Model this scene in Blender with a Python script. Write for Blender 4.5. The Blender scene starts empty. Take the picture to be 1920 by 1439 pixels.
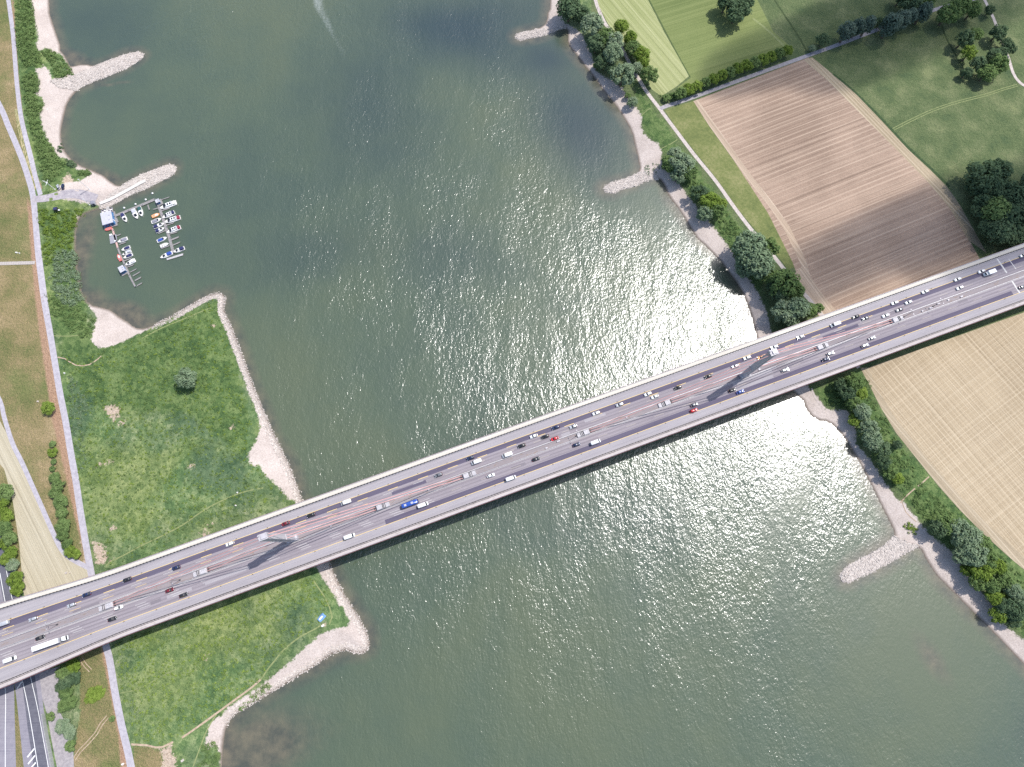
import bpy, bmesh, math, random
import numpy as np
from mathutils import Vector, Matrix
R = math.radians
C = bpy.context.scene.collection
S = bpy.context.scene

# ------------------------------------------------------------------ camera, sky, sun, exposure
F_PX, TILT, CAMH = 1146.0, R(15.6), 374.0
cam_d = bpy.data.cameras.new('camera')
cam = bpy.data.objects.new('camera', cam_d); C.objects.link(cam)
cam_d.sensor_fit = 'HORIZONTAL'; cam_d.sensor_width = 36.0
cam_d.lens = F_PX / 1920 * 36.0
cam_d.clip_start = 1.0; cam_d.clip_end = 12000
cam.location = (0, 0, CAMH); cam.rotation_euler = (TILT, 0, 0)
S.camera = cam

SUN_AZ, SUN_ZEN = R(34), R(30.5)
SUNV = Vector((math.cos(SUN_AZ) * math.sin(SUN_ZEN), math.sin(SUN_AZ) * math.sin(SUN_ZEN), math.cos(SUN_ZEN)))
W = bpy.data.worlds.new('World'); S.world = W; W.use_nodes = True
wn = W.node_tree; wn.nodes.clear()
sky = wn.nodes.new('ShaderNodeTexSky'); sky.sky_type = 'NISHITA'; sky.sun_disc = False
sky.sun_elevation = math.pi / 2 - SUN_ZEN; sky.sun_rotation = math.pi / 2 - SUN_AZ
sky.air_density = 1.0; sky.dust_density = 1.5
wb = wn.nodes.new('ShaderNodeBackground'); wb.inputs['Strength'].default_value = 0.15
wo = wn.nodes.new('ShaderNodeOutputWorld')
wn.links.new(sky.outputs[0], wb.inputs[0]); wn.links.new(wb.outputs[0], wo.inputs[0])
sd_ = bpy.data.lights.new('sun', 'SUN'); sd_.energy = 3.9; sd_.angle = R(0.53); sd_.color = (1.0, 0.965, 0.925)
sun = bpy.data.objects.new('sun', sd_); C.objects.link(sun)
sun.rotation_euler = SUNV.to_track_quat('Z', 'Y').to_euler(); sun.location = (300, 200, 600)
S.view_settings.view_transform = 'Standard'; S.view_settings.look = 'None'
S.view_settings.exposure = 0.38; S.view_settings.gamma = 1.0
S.cycles.max_bounces = 5; S.cycles.diffuse_bounces = 2; S.cycles.glossy_bounces = 2
S.cycles.transparent_max_bounces = 8; S.cycles.volume_bounces = 0
S.cycles.use_denoising = False
S.cycles.sample_clamp_indirect = 4.0

# ------------------------------------------------------------------ photograph pixel -> place on the ground (surveying aid)
_ct, _st = math.cos(TILT), math.sin(TILT)
def P(px, py, z=4.0):
    a, b = (px - 960) / F_PX, (719.5 - py) / F_PX
    d = (a, b * _ct + _st, b * _st - _ct)
    t = (z - CAMH) / d[2]
    return (t * d[0], t * d[1])
def PP(pts, z=4.0): return [P(x, y, z) for x, y in pts]

# ------------------------------------------------------------------ object helpers
def tag(o, label=None, cat=None, group=None, kind=None):
    if label: o['label'] = label
    if cat: o['category'] = cat
    if group: o['group'] = group
    if kind: o['kind'] = kind
    return o
def empty(name, loc=(0, 0, 0), rz=0.0):
    o = bpy.data.objects.new(name, None); C.objects.link(o); o.empty_display_size = 0.5
    o.location = loc; o.rotation_euler = (0, 0, rz); return o
def link(name, me, parent=None, loc=(0, 0, 0), rz=0.0, scale=None):
    o = bpy.data.objects.new(name, me); C.objects.link(o)
    if parent: o.parent = parent
    o.location = loc; o.rotation_euler = (0, 0, rz)
    if scale: o.scale = scale
    return o
def paint(o, m, slot=0):
    o.material_slots[slot].link = 'OBJECT'; o.material_slots[slot].material = m

class MB:
    """collects shapes for one mesh object"""
    def __init__(s): s.v = []; s.f = []; s.m = []; s.k = 0
    def add(s, vs, fs):
        n = len(s.v); s.v += [tuple(p) for p in vs]
        s.f += [tuple(i + n for i in f) for f in fs]; s.m += [s.k] * len(fs)
    def box(s, c, sz, rz=0.0):
        x, y, z = sz[0] / 2, sz[1] / 2, sz[2] / 2; ca, sa = math.cos(rz), math.sin(rz)
        vs = []
        for dz in (-z, z):
            for dx, dy in ((-x, -y), (x, -y), (x, y), (-x, y)):
                vs.append((c[0] + dx * ca - dy * sa, c[1] + dx * sa + dy * ca, c[2] + dz))
        s.add(vs, [(3, 2, 1, 0), (4, 5, 6, 7), (0, 1, 5, 4), (1, 2, 6, 5), (2, 3, 7, 6), (3, 0, 4, 7)])
    def frustum(s, c, b, t, h, rz=0.0, off=(0, 0)):
        ca, sa = math.cos(rz), math.sin(rz); vs = []
        for (w, l), z, o in ((b, 0, (0, 0)), (t, h, off)):
            for dx, dy in ((-w / 2, -l / 2), (w / 2, -l / 2), (w / 2, l / 2), (-w / 2, l / 2)):
                dx += o[0]; dy += o[1]
                vs.append((c[0] + dx * ca - dy * sa, c[1] + dx * sa + dy * ca, c[2] + z))
        s.add(vs, [(3, 2, 1, 0), (4, 5, 6, 7), (0, 1, 5, 4), (1, 2, 6, 5), (2, 3, 7, 6), (3, 0, 4, 7)])
    def tube(s, p, q, r0, r1=None, n=6):
        p, q = Vector(p), Vector(q); r1 = r0 if r1 is None else r1
        d = (q - p).normalized(); a = d.orthogonal().normalized(); b = d.cross(a)
        vs = []
        for c, r in ((p, r0), (q, r1)):
            for i in range(n):
                t = 2 * math.pi * i / n; vs.append(c + (a * math.cos(t) + b * math.sin(t)) * r)
        fs = [(i, (i + 1) % n, n + (i + 1) % n, n + i) for i in range(n)]
        s.add(vs, fs + [tuple(range(n))[::-1], tuple(range(n, 2 * n))])
    def loft(s, rings, cap0=True, cap1=True):
        n = len(rings[0]); vs = [p for r in rings for p in r]; fs = []
        for k in range(len(rings) - 1):
            for i in range(n):
                j = (i + 1) % n; fs.append((k * n + i, k * n + j, (k + 1) * n + j, (k + 1) * n + i))
        if cap0: fs.append(tuple(range(n))[::-1])
        if cap1: fs.append(tuple(range((len(rings) - 1) * n, len(rings) * n)))
        s.add(vs, fs)
    def poly(s, pts, z):
        s.add([(x, y, z) for x, y in pts], [tuple(range(len(pts)))])
    def mesh(s, name, mats, smooth=False):
        me = bpy.data.meshes.new(name); me.from_pydata(s.v, [], s.f)
        for m in (mats if isinstance(mats, (list, tuple)) else [mats]): me.materials.append(m)
        if any(s.m): me.polygons.foreach_set('material_index', s.m)
        if smooth: me.polygons.foreach_set('use_smooth', [True] * len(me.polygons))
        me.update(); return me
    def build(s, name, mats, parent=None, smooth=False, loc=(0, 0, 0), rz=0.0):
        return link(name, s.mesh(name, mats, smooth), parent, loc, rz)

# ------------------------------------------------------------------ material helpers
class N:
    def __init__(s, name):
        s.m = bpy.data.materials.new(name); s.m.use_nodes = True; s.t = s.m.node_tree; s.t.nodes.clear()
        s.o = s.t.nodes.new('ShaderNodeOutputMaterial')
        s.co = s.t.nodes.new('ShaderNodeTexCoord').outputs['Object']
    def n(s, typ): return s.t.nodes.new(typ)
    def put(s, sock, v):
        if v is None: return
        if isinstance(v, bpy.types.NodeSocket): s.t.links.new(v, sock)
        else:
            if isinstance(v, tuple) and len(v) == 3 and sock.type == 'RGBA': v = v + (1,)
            sock.default_value = v
    def noise(s, scale, detail=3.0, rough=0.55, vec=None, dist=0.0):
        k = s.n('ShaderNodeTexNoise'); s.put(k.inputs['Vector'], vec or s.co)
        k.inputs['Scale'].default_value = scale; k.inputs['Detail'].default_value = detail
        k.inputs['Roughness'].default_value = rough; k.inputs['Distortion'].default_value = dist
        return k.outputs[0]
    def vor(s, scale, feature='F1', out=0, vec=None):
        k = s.n('ShaderNodeTexVoronoi'); k.feature = feature; s.put(k.inputs['Vector'], vec or s.co)
        k.inputs['Scale'].default_value = scale; return k.outputs[out]
    def mapping(s, rot=0.0, scale=(1, 1, 1), loc=(0, 0, 0), vec=None):
        k = s.n('ShaderNodeMapping'); s.put(k.inputs[0], vec or s.co)
        k.inputs[1].default_value = loc; k.inputs[2].default_value = (0, 0, rot); k.inputs[3].default_value = scale
        return k.outputs[0]
    def math(s, op, a, b=0.0, clamp=False):
        k = s.n('ShaderNodeMath'); k.operation = op; k.use_clamp = clamp
        s.put(k.inputs[0], a); s.put(k.inputs[1], b); return k.outputs[0]
    def ramp(s, fac, stops):
        k = s.n('ShaderNodeValToRGB'); s.put(k.inputs[0], fac); e = k.color_ramp.elements
        while len(e) < len(stops): e.new(0.5)
        for i, (p, c) in enumerate(stops):
            e[i].position = p; e[i].color = (c + (1,)) if len(c) == 3 else c
        return k.outputs[0]
    def step(s, v, lo, hi):
        k = s.n('ShaderNodeMapRange'); k.clamp = True; s.put(k.inputs[0], v)
        k.inputs[1].default_value = lo; k.inputs[2].default_value = hi; return k.outputs[0]
    def mix(s, f, a, b, blend='MIX'):
        k = s.n('ShaderNodeMix'); k.data_type = 'RGBA'; k.blend_type = blend
        s.put(k.inputs[0], f); s.put(k.inputs[6], a); s.put(k.inputs[7], b); return k.outputs[2]
    def attr(s, name):
        k = s.n('ShaderNodeAttribute'); k.attribute_name = name; return k.outputs['Fac']
    def bump(s, h, strength, dist):
        k = s.n('ShaderNodeBump'); s.put(k.inputs['Strength'], strength); k.inputs['Distance'].default_value = dist
        s.put(k.inputs['Height'], h); return k.outputs[0]
    def bsdf(s, col, rough=0.8, metal=0.0, normal=None, spec=0.3, ior=None):
        k = s.n('ShaderNodeBsdfPrincipled'); s.put(k.inputs['Base Color'], col); s.put(k.inputs['Roughness'], rough)
        k.inputs['Metallic'].default_value = metal; k.inputs['Specular IOR Level'].default_value = spec
        if ior: k.inputs['IOR'].default_value = ior
        if normal: s.put(k.inputs['Normal'], normal)
        s.t.links.new(k.outputs[0], s.o.inputs[0]); return s.m

def plain(name, col, rough=0.6, metal=0.0, var=0.12, scale=1.5, spec=0.4):
    k = N(name); f = k.noise(scale, 3)
    lo = tuple(c * (1 - var) for c in col); hi = tuple(min(1, c * (1 + var)) for c in col)
    return k.bsdf(k.ramp(f, [(0.3, lo), (0.7, hi)]), rough, metal, spec=spec)

# ------------------------------------------------------------------ shorelines (water level z = 0)
SH_L = [(-2500,-3000),(60,-3000),(80,-400),(91,-60),(93,0),(94,25),(100,45),(107,65),(114,85),(114,95),(121,103),(126,112),(133,125),(150,121),(165,121),(172,123),
 (180,122),(200,115),(225,106),(245,100),(262,98),(270,103),(267,110),(255,118),(235,130),(210,140),(185,150),(165,158),(150,166),(140,176),(132,186),(125,200),(120,220),
 (116,240),(115,255),(117,270),(122,283),(130,294),(140,304),(155,312),(170,318),(185,325),(193,328),(205,338),(218,347),(228,348),(242,340),(265,328),(290,318),(312,310),(325,309),(331,315),(328,325),
 (315,334),(290,346),(270,356),(258,360),(240,368),(225,377),(212,384),(203,389),(192,392),(180,395),(170,398),(160,402),(152,407),(147,415),(144,430),(143,445),(143,470),(144,490),(147,510),(151,535),(157,555),(165,566),(175,573),(190,576),
 (205,580),(215,586),(225,594),(240,603),(250,611),(258,615),(268,616),(285,611),(300,603),(325,591),(350,576),(375,562),(395,552),(408,549),(418,551),(424,559),(423,570),(420,578),(425,592),(432,606),(440,625),(447,645),(455,665),
 (463,688),(472,712),(480,735),(490,757),(502,785),(515,815),(530,845),(545,875),(556,905),(566,932),(580,965),(600,1010),(618,1055),(625,1070),(635,1092),(645,1112),(660,1135),(675,1160),(688,1183),(694,1205),(692,1218),(680,1226),(665,1226),
 (650,1220),(640,1222),(620,1228),(600,1243),(580,1256),(560,1268),(530,1287),(500,1305),(480,1317),(465,1325),(445,1337),(435,1347),(428,1358),(424,1370),(421,1385),(419,1400),(418,1420),(417,1460),(405,1600),(380,1900),(330,3200),(-2500,3200)]
SH_R = [(4500,-3000),(1045,-3000),(1038,-400),(1030,-60),(1031,0),(1030,18),(1026,25),(1025,35),(1022,45),(1012,52),(1000,57),(985,60),(970,64),(966,68),(968,73),(977,76),(990,73),(1010,69),(1030,63),(1050,55),(1058,53),(1064,58),
 (1064,78),(1068,90),(1080,103),(1090,117),(1105,135),(1118,152),(1130,170),(1140,182),(1155,200),(1168,220),(1180,240),(1186,255),(1190,275),(1195,295),(1199,315),(1196,324),(1185,331),(1170,336),(1150,342),(1136,348),(1132,354),(1136,361),
 (1150,363),(1165,356),(1190,350),(1210,340),(1225,336),(1238,338),(1246,350),(1250,362),(1258,375),(1270,390),(1283,410),(1295,430),(1308,450),(1320,460),(1335,475),(1350,490),(1365,510),(1380,530),(1392,550),(1402,575),(1410,600),(1416,625),
 (1421,650),(1440,690),(1470,720),(1490,738),(1505,752),(1512,770),(1522,782),(1535,789),(1548,791),(1560,797),(1575,812),(1588,830),(1600,850),(1612,870),(1625,895),(1640,925),(1652,950),(1665,975),(1674,993),(1676,1004),(1670,1012),(1655,1025),
 (1635,1037),(1610,1050),(1590,1062),(1576,1075),(1575,1085),(1580,1092),(1592,1093),(1610,1083),(1640,1070),(1670,1054),(1700,1037),(1718,1027),(1727,1032),(1733,1045),(1745,1065),(1757,1082),(1785,1110),(1810,1135),(1840,1165),(1870,1195),
 (1895,1222),(1920,1248),(1960,1290),(2200,1520),(3000,2300),(4500,3200)]
def fr(px, py, z=0.0):   # far points: clamp picture rows so they stay in front of the horizon
    return P(px, max(py, -700), z)
def world_poly(pts, z):
    out = []
    for x, y in pts:
        w = list(fr(x, y, z))
        if y <= -3000: w[1] = 5000.0
        if y >= 3200: w[1] = -3000.0
        if x <= -2000: w[0] = -4000.0
        if x >= 4500: w[0] = 4000.0
        out.append(w)
    return np.array(out)
LAND = [world_poly(SH_L, 0.0), world_poly(SH_R, 0.0)]

def sdist(X, Y, poly):
    """signed distance, positive inside"""
    X = np.asarray(X, np.float32); Y = np.asarray(Y, np.float32)
    best = np.full(X.shape, 1e12, np.float32); ins = np.zeros(X.shape, bool)
    n = len(poly)
    for i in range(n):
        x0, y0 = map(float, poly[i]); x1, y1 = map(float, poly[(i + 1) % n])
        dx, dy = x1 - x0, y1 - y0; L = dx * dx + dy * dy or 1e-9
        t = np.clip(((X - x0) * dx + (Y - y0) * dy) / L, 0, 1)
        d = (X - x0 - t * dx) ** 2 + (Y - y0 - t * dy) ** 2
        np.minimum(best, d, out=best)
        if y0 != y1:
            c = ((y0 > Y) != (y1 > Y)) & (X < (x1 - x0) * (Y - y0) / (y1 - y0) + x0)
            ins ^= c
    d = np.sqrt(best); return np.where(ins, d, -d)
def union(X, Y, polys):
    r = None
    for p in polys:
        d = sdist(X, Y, np.asarray(p)); r = d if r is None else np.maximum(r, d)
    return r
def shore(X, Y): return union(X, Y, LAND)
def hgt(s):
    s = np.asarray(s, float)
    up = 4.0 * np.clip(s / 23.0, 0, 1) ** 0.9
    return np.where(s > 0, up, np.maximum(-4.0, -0.25 + s * 0.25))
def TZ(x, y): return float(hgt(shore(np.array([x]), np.array([y])))[0])
def TZs(pts):
    a = np.array(pts); return hgt(shore(a[:, 0], a[:, 1]))

# ------------------------------------------------------------------ ground zones (picture outlines laid on the land)
SAND = [
 [(56,-60),(56,0),(62,25),(65,40),(70,60),(73,75),(68,82),(74,95),(84,88),(92,95),(112,98),(118,110),(128,118),(124,128),(134,136),(118,142),(106,150),(98,148),(92,132),(80,120),(80,130),(70,132),(74,145),(75,165),(70,178),(80,185),(83,198),(74,212),(78,230),(80,245),(88,260),(97,275),(105,290),(118,294),(130,303),(140,315),(160,317),(167,326),(150,338),(122,345),(112,352),(112,374),(150,378),(190,384),(240,372),(345,330),(345,300),(200,300),(150,200),(280,150),(290,90),(140,60),(110,-60)],
 [(140,400),(138,440),(140,480),(143,515),(152,548),(163,572),(176,588),(181,600),(176,608),(177,620),(174,640),(191,655),(215,648),(240,634),(262,622),(300,603),(300,570),(180,540),(160,400)],
 [(400,548),(408,572),(418,590),(428,600),(450,660),(470,720),(480,760),(486,800),(480,830),(465,855),(470,872),(488,876),(495,890),(520,910),(540,935),(600,960),(620,900),(480,650),(440,550)],
 [(590,1060),(605,1085),(620,1110),(640,1140),(655,1165),(650,1175),(625,1180),(600,1190),(580,1205),(555,1232),(530,1253),(510,1268),(480,1295),(445,1315),(425,1330),(410,1345),(392,1358),(388,1372),(383,1395),(390,1405),(402,1398),(412,1420),(405,1460),(400,1600),(460,1600),(480,1340),(720,1240),(720,1150),(640,1040)],
 [(1055,20),(1060,40),(1078,50),(1090,62),(1100,85),(1108,100),(1115,118),(1118,130),(1135,142),(1150,152),(1165,165),(1175,178),(1185,190),(1195,205),(1203,218),(1203,235),(1207,250),(1220,260),(1235,272),(1240,285),(1238,300),(1245,308),(1258,320),(1275,345),(1285,360),(1300,380),(1312,395),(1322,408),(1337,425),(1352,445),(1370,468),(1387,500),(1407,525),(1422,548),(1434,575),(1442,600),(1452,640),(1470,680),(1525,735),(1540,752),(1550,768),(1575,768),(1590,770),(1600,785),(1605,800),(1606,830),(1624,850),(1638,868),(1653,895),(1668,915),(1682,935),(1697,945),(1712,965),(1722,978),(1735,990),(1738,1000),(1752,1010),(1792,1040),(1802,1065),(1817,1080),(1827,1100),(1852,1120),(1867,1140),(1872,1155),(1887,1175),(1907,1190),(1922,1200),(1962,1240),(2300,1560),(2200,1800),(1700,1120),(1560,1110),(1500,800),(1350,560),(1120,370),(1120,330),(1180,320),(1050,110),(950,85),(950,50),(1020,30),(1025,-200),(1052,-200)],
]
BARE = [  # pale worn soil patches
 [(195,765),(212,757),(228,765),(226,782),(212,792),(202,782)],[(222,790),(235,787),(233,800),(222,800)],[(178,872),(200,865),(214,863),(212,869),(180,877)],[(352,872),(362,868),(368,876),(360,882),(350,880)],[(198,988),(214,984),(220,992),(206,998)],
 [(430,800),(438,796),(438,806),(430,808)],[(380,1230),(392,1228),(392,1236),(382,1236)],[(300,1400),(320,1395),(332,1420),(330,1480),(305,1480)],
 [(372,1000),(385,992),(395,1002),(380,1010)],[(388,985),(400,980),(398,990)],[(170,1010),(195,1020),(205,1045),(215,1052),(180,1062)],[(600,1165),(612,1168),(614,1178),(602,1180)],
 [(118,352),(112,340),(122,318),(132,330),(150,350),(135,374)],[(385,610),(402,604),(400,612)],[(150,1010),(158,1005),(165,1060),(158,1062)]]
DRY = [
 [(-2000,-400),(8,-60),(14,0),(22,70),(30,160),(42,250),(58,320),(66,362),(60,380),(66,430),(72,500),(80,560),(96,660),(108,740),(120,810),(136,900),(150,980),(166,1072),(100,1090),(-2000,1400)],
 [(150,1225),(196,1208),(206,1250),(226,1350),(246,1420),(252,1600),(130,1600),(138,1420),(150,1340)],
 [(-40,1290),(30,1285),(62,1268),(80,1330),(100,1440),(110,1560),(-40,1560)],
 [(250,1398),(278,1400),(302,1408),(310,1440),(300,1600),(250,1600)],
]
DIRT = [[(22,-60),(26,0),(30,60),(33,110),(37,160),(43,215),(50,250),(60,290),(70,330),(80,352),(74,364),(66,330),(55,290),(45,250),(36,210),(31,160),(26,100),(22,60)],
 [(50,368),(58,470),(66,560),(76,640),(88,720),(98,790),(113,850),(125,900),(138,960),(150,1010),(160,1060),(172,1075),(160,1010),(148,950),(134,870),(122,800),(110,735),(98,665),(85,580),(74,490),(62,395)],
 [(188,1208),(196,1208),(212,1280),(226,1350),(240,1415),(240,1470),(228,1460),(222,1380),(206,1300)]]
WEED = [  # lush dark herbs
 [(30,-60),(60,0),(70,100),(72,200),(100,290),(165,330),(110,345),(85,345),(60,260),(40,150)],
 [(72,390),(150,395),(140,470),(160,580),(178,640),(250,625),(410,555),(425,610),(470,780),(460,860),(350,780),(180,760),(125,700),(100,600)],
 [(1185,150),(1215,180),(1232,208),(1268,262),(1255,275),(1225,270),(1205,235),(1200,205)],[(1240,275),(1268,265),(1330,345),(1410,450),(1440,560),(1420,540),(1340,420),(1270,330)],
 [(1530,730),(1618,690),(1640,750),(1690,830),(1760,910),(1830,985),(1920,1065),(2100,1230),(2100,1350),(1920,1195),(1860,1110),(1720,970),(1640,860),(1590,770),(1545,755)]]

# ------------------------------------------------------------------ terrain grid
def axis(lo, hi, step, flo, fhi):
    core = np.arange(lo, hi, step)
    k = np.cumsum(step * 1.22 ** np.arange(1, 60)); a = lo - k[k < lo - flo][::-1]; b = core[-1] + k[k < fhi - core[-1]]
    return np.concatenate([[flo], a, core, b, [fhi]])
def grid(name, xs, ys, z, attrs, m):
    nx, ny = len(xs), len(ys); X, Y = np.meshgrid(xs, ys)
    co = np.stack([X.ravel(), Y.ravel(), np.broadcast_to(z, X.shape).ravel()], 1).astype(np.float32)
    i = np.arange(nx * ny, dtype=np.int32).reshape(ny, nx)
    f = np.stack([i[:-1, :-1].ravel(), i[:-1, 1:].ravel(), i[1:, 1:].ravel(), i[1:, :-1].ravel()], 1)
    me = bpy.data.meshes.new(name); me.vertices.add(len(co)); me.vertices.foreach_set('co', co.ravel())
    me.loops.add(f.size); me.loops.foreach_set('vertex_index', f.ravel().astype(np.int32))
    me.polygons.add(len(f)); me.polygons.foreach_set('loop_start', np.arange(0, f.size, 4, dtype=np.int32))
    me.polygons.foreach_set('loop_total', np.full(len(f), 4, np.int32))
    me.polygons.foreach_set('use_smooth', np.ones(len(f), bool))
    me.update(calc_edges=True)
    for k, v in attrs.items():
        a = me.attributes.new(k, 'FLOAT', 'POINT'); a.data.foreach_set('value', np.asarray(v, np.float32).ravel())
    me.materials.append(m)
    return link(name, me)

def ground_material():
    k = N('ground soil and grass')
    nL, nM, nS = k.noise(0.015, 3), k.noise(0.07, 4, 0.6), k.noise(0.55, 5, 0.65)
    nT = k.noise(1.3, 4, 0.7)
    wv = k.n('ShaderNodeVectorMath'); wv.operation = 'ADD'; k.put(wv.inputs[0], k.co)
    wn_ = k.n('ShaderNodeTexNoise'); k.put(wn_.inputs['Vector'], k.co); wn_.inputs['Scale'].default_value = 0.35; wn_.inputs['Detail'].default_value = 3
    sc_ = k.n('ShaderNodeVectorMath'); sc_.operation = 'SCALE'; k.put(sc_.inputs[0], wn_.outputs['Color']); sc_.inputs['Scale'].default_value = 4.0
    k.put(wv.inputs[1], sc_.outputs[0])
    cellc = k.vor(0.34, 'F1', 1, wv.outputs[0]); cs = k.n('ShaderNodeSeparateColor'); k.put(cs.inputs[0], cellc)
    celld = k.vor(0.34, 'F1', 0, wv.outputs[0])
    clump = k.math('ADD', k.math('MULTIPLY', cs.outputs[0], 0.15), k.math('MULTIPLY', k.math('SUBTRACT', 0.6, celld), 0.10))
    f = k.math('ADD', k.math('ADD', k.math('MULTIPLY', nM, 0.34), k.math('ADD', k.math('MULTIPLY', nT, 0.40), 0.045)), k.math('ADD', clump, 0.01))
    g = k.ramp(f, [(0.34, (0.050, 0.092, 0.038)), (0.46, (0.088, 0.150, 0.056)), (0.55, (0.135, 0.200, 0.080)), (0.68, (0.25, 0.30, 0.14))])
    g2 = k.ramp(f, [(0.34, (0.055, 0.095, 0.045)), (0.47, (0.105, 0.150, 0.070)), (0.57, (0.175, 0.215, 0.11)), (0.70, (0.30, 0.31, 0.19))])
    g3 = k.ramp(f, [(0.34, (0.070, 0.110, 0.036)), (0.46, (0.122, 0.172, 0.056)), (0.56, (0.185, 0.235, 0.085)), (0.70, (0.31, 0.34, 0.15))])
    col = k.mix(k.step(nL, 0.46, 0.60), g, g2)
    col = k.mix(k.step(k.noise(0.028, 4, 0.6), 0.47, 0.62), col, g3)
    fr_ = k.attr('far')   # right bank meadow is an even, greyer green
    gr = k.ramp(k.math('ADD', k.math('MULTIPLY', nM, 0.5), k.math('MULTIPLY', nT, 0.5)), [(0.36, (0.062, 0.092, 0.040)), (0.5, (0.105, 0.138, 0.060)), (0.64, (0.180, 0.195, 0.100))])
    col = k.mix(k.step(fr_, -10, 10), col, gr)
    tn = k.attr('tint')
    col = k.mix(k.math('MULTIPLY', k.step(k.math('ADD', tn, k.math('MULTIPLY', k.math('SUBTRACT', nM, .5), 1.2)), 0.1, 0.7), 0.75), col, k.ramp(f, [(0.36, (0.10, 0.15, 0.05)), (0.66, (0.27, 0.31, 0.12))]))
    col = k.mix(k.math('MULTIPLY', k.step(k.math('ADD', tn, k.math('MULTIPLY', k.math('SUBTRACT', nM, .5), 1.2)), -0.1, -0.7), 0.85), col, k.ramp(f, [(0.36, (0.040, 0.080, 0.042)), (0.66, (0.125, 0.18, 0.095))]))
    # lush weeds
    w = k.ramp(f, [(0.36, (0.038, 0.074, 0.028)), (0.48, (0.078, 0.130, 0.042)), (0.62, (0.150, 0.205, 0.075))])
    jit = k.math('MULTIPLY', k.math('SUBTRACT', nS, 0.5), 9.0)
    jit2 = k.math('MULTIPLY', k.math('SUBTRACT', k.noise(0.18, 4, 0.6), 0.5), 14.0)
    col = k.mix(k.step(k.math('ADD', k.attr('weed'), k.math('ADD', jit, jit2)), -1.5, 2.0), col, w)
    # dry dike grass
    d = k.ramp(k.math('ADD', k.math('MULTIPLY', k.noise(0.045, 4), 0.5), k.math('MULTIPLY', nT, 0.5)),
               [(0.36, (0.105, 0.125, 0.045)), (0.46, (0.175, 0.160, 0.070)), (0.56, (0.265, 0.205, 0.108)), (0.68, (0.40, 0.305, 0.185))])
    d = k.mix(k.math('MULTIPLY', k.step(k.noise(0.035, 4, 0.65), 0.5, 0.66), 0.75), d, k.ramp(nT, [(0.35, (0.085, 0.115, 0.038)), (0.65, (0.185, 0.195, 0.075))]))
    col = k.mix(k.step(k.math('ADD', k.attr('dry'), k.math('MULTIPLY', jit, 0.35)), -0.4, 0.6), col, d)
    di = k.ramp(nT, [(0.35, (0.25, 0.15, 0.095)), (0.65, (0.42, 0.28, 0.19))])
    col = k.mix(k.step(k.math('ADD', k.attr('dirt'), k.math('MULTIPLY', jit, 0.3)), -0.5, 0.8), col, di)
    ba = k.ramp(nT, [(0.35, (0.33, 0.25, 0.18)), (0.65, (0.55, 0.45, 0.36))])
    col = k.mix(k.step(k.math('ADD', k.math('SUBTRACT', k.attr('bare'), 0.5), k.math('ADD', k.math('MULTIPLY', jit, 1.1), k.math('MULTIPLY', jit2, 0.15))), -0.4, 0.9), col, ba)
    # sand and shingle
    sa = k.ramp(k.math('ADD', k.math('MULTIPLY', nM, 0.4), k.math('MULTIPLY', nT, 0.6)), [(0.36, (0.355, 0.300, 0.265)), (0.5, (0.455, 0.392, 0.352)), (0.65, (0.57, 0.50, 0.455))])
    sfac = k.step(k.math('ADD', k.attr('sand'), k.math('ADD', k.math('MULTIPLY', jit, 0.7), k.math('MULTIPLY', jit2, 0.18))), -0.5, 0.5)
    col = k.mix(sfac, col, sa)
    # rocks lining the peninsula
    vr = k.vor(1.1)
    ro = k.ramp(vr, [(0.05, (0.62, 0.56, 0.51)), (0.5, (0.52, 0.46, 0.415)), (0.8, (0.36, 0.31, 0.275))])
    col = k.mix(k.step(k.math('ADD', k.attr('rock'), k.math('ADD', k.math('MULTIPLY', jit, 0.5), k.math('MULTIPLY', jit2, 0.12))), -0.3, 0.3), col, ro)
    # wet edge
    sh = k.attr('shore')
    col = k.mix(k.step(k.math('ADD', sh, k.math('MULTIPLY', jit, 0.08)), 2.2, 0.5), col, (0.16, 0.13, 0.105))
    bm = k.bump(k.math('ADD', nT, k.math('MULTIPLY', k.noise(0.5, 3), 1.5)), k.math('SUBTRACT', 0.9, k.math('MULTIPLY', sfac, 0.65)), 0.7)
    return k.bsdf(col, 0.95, normal=bm, spec=0.15)

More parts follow.
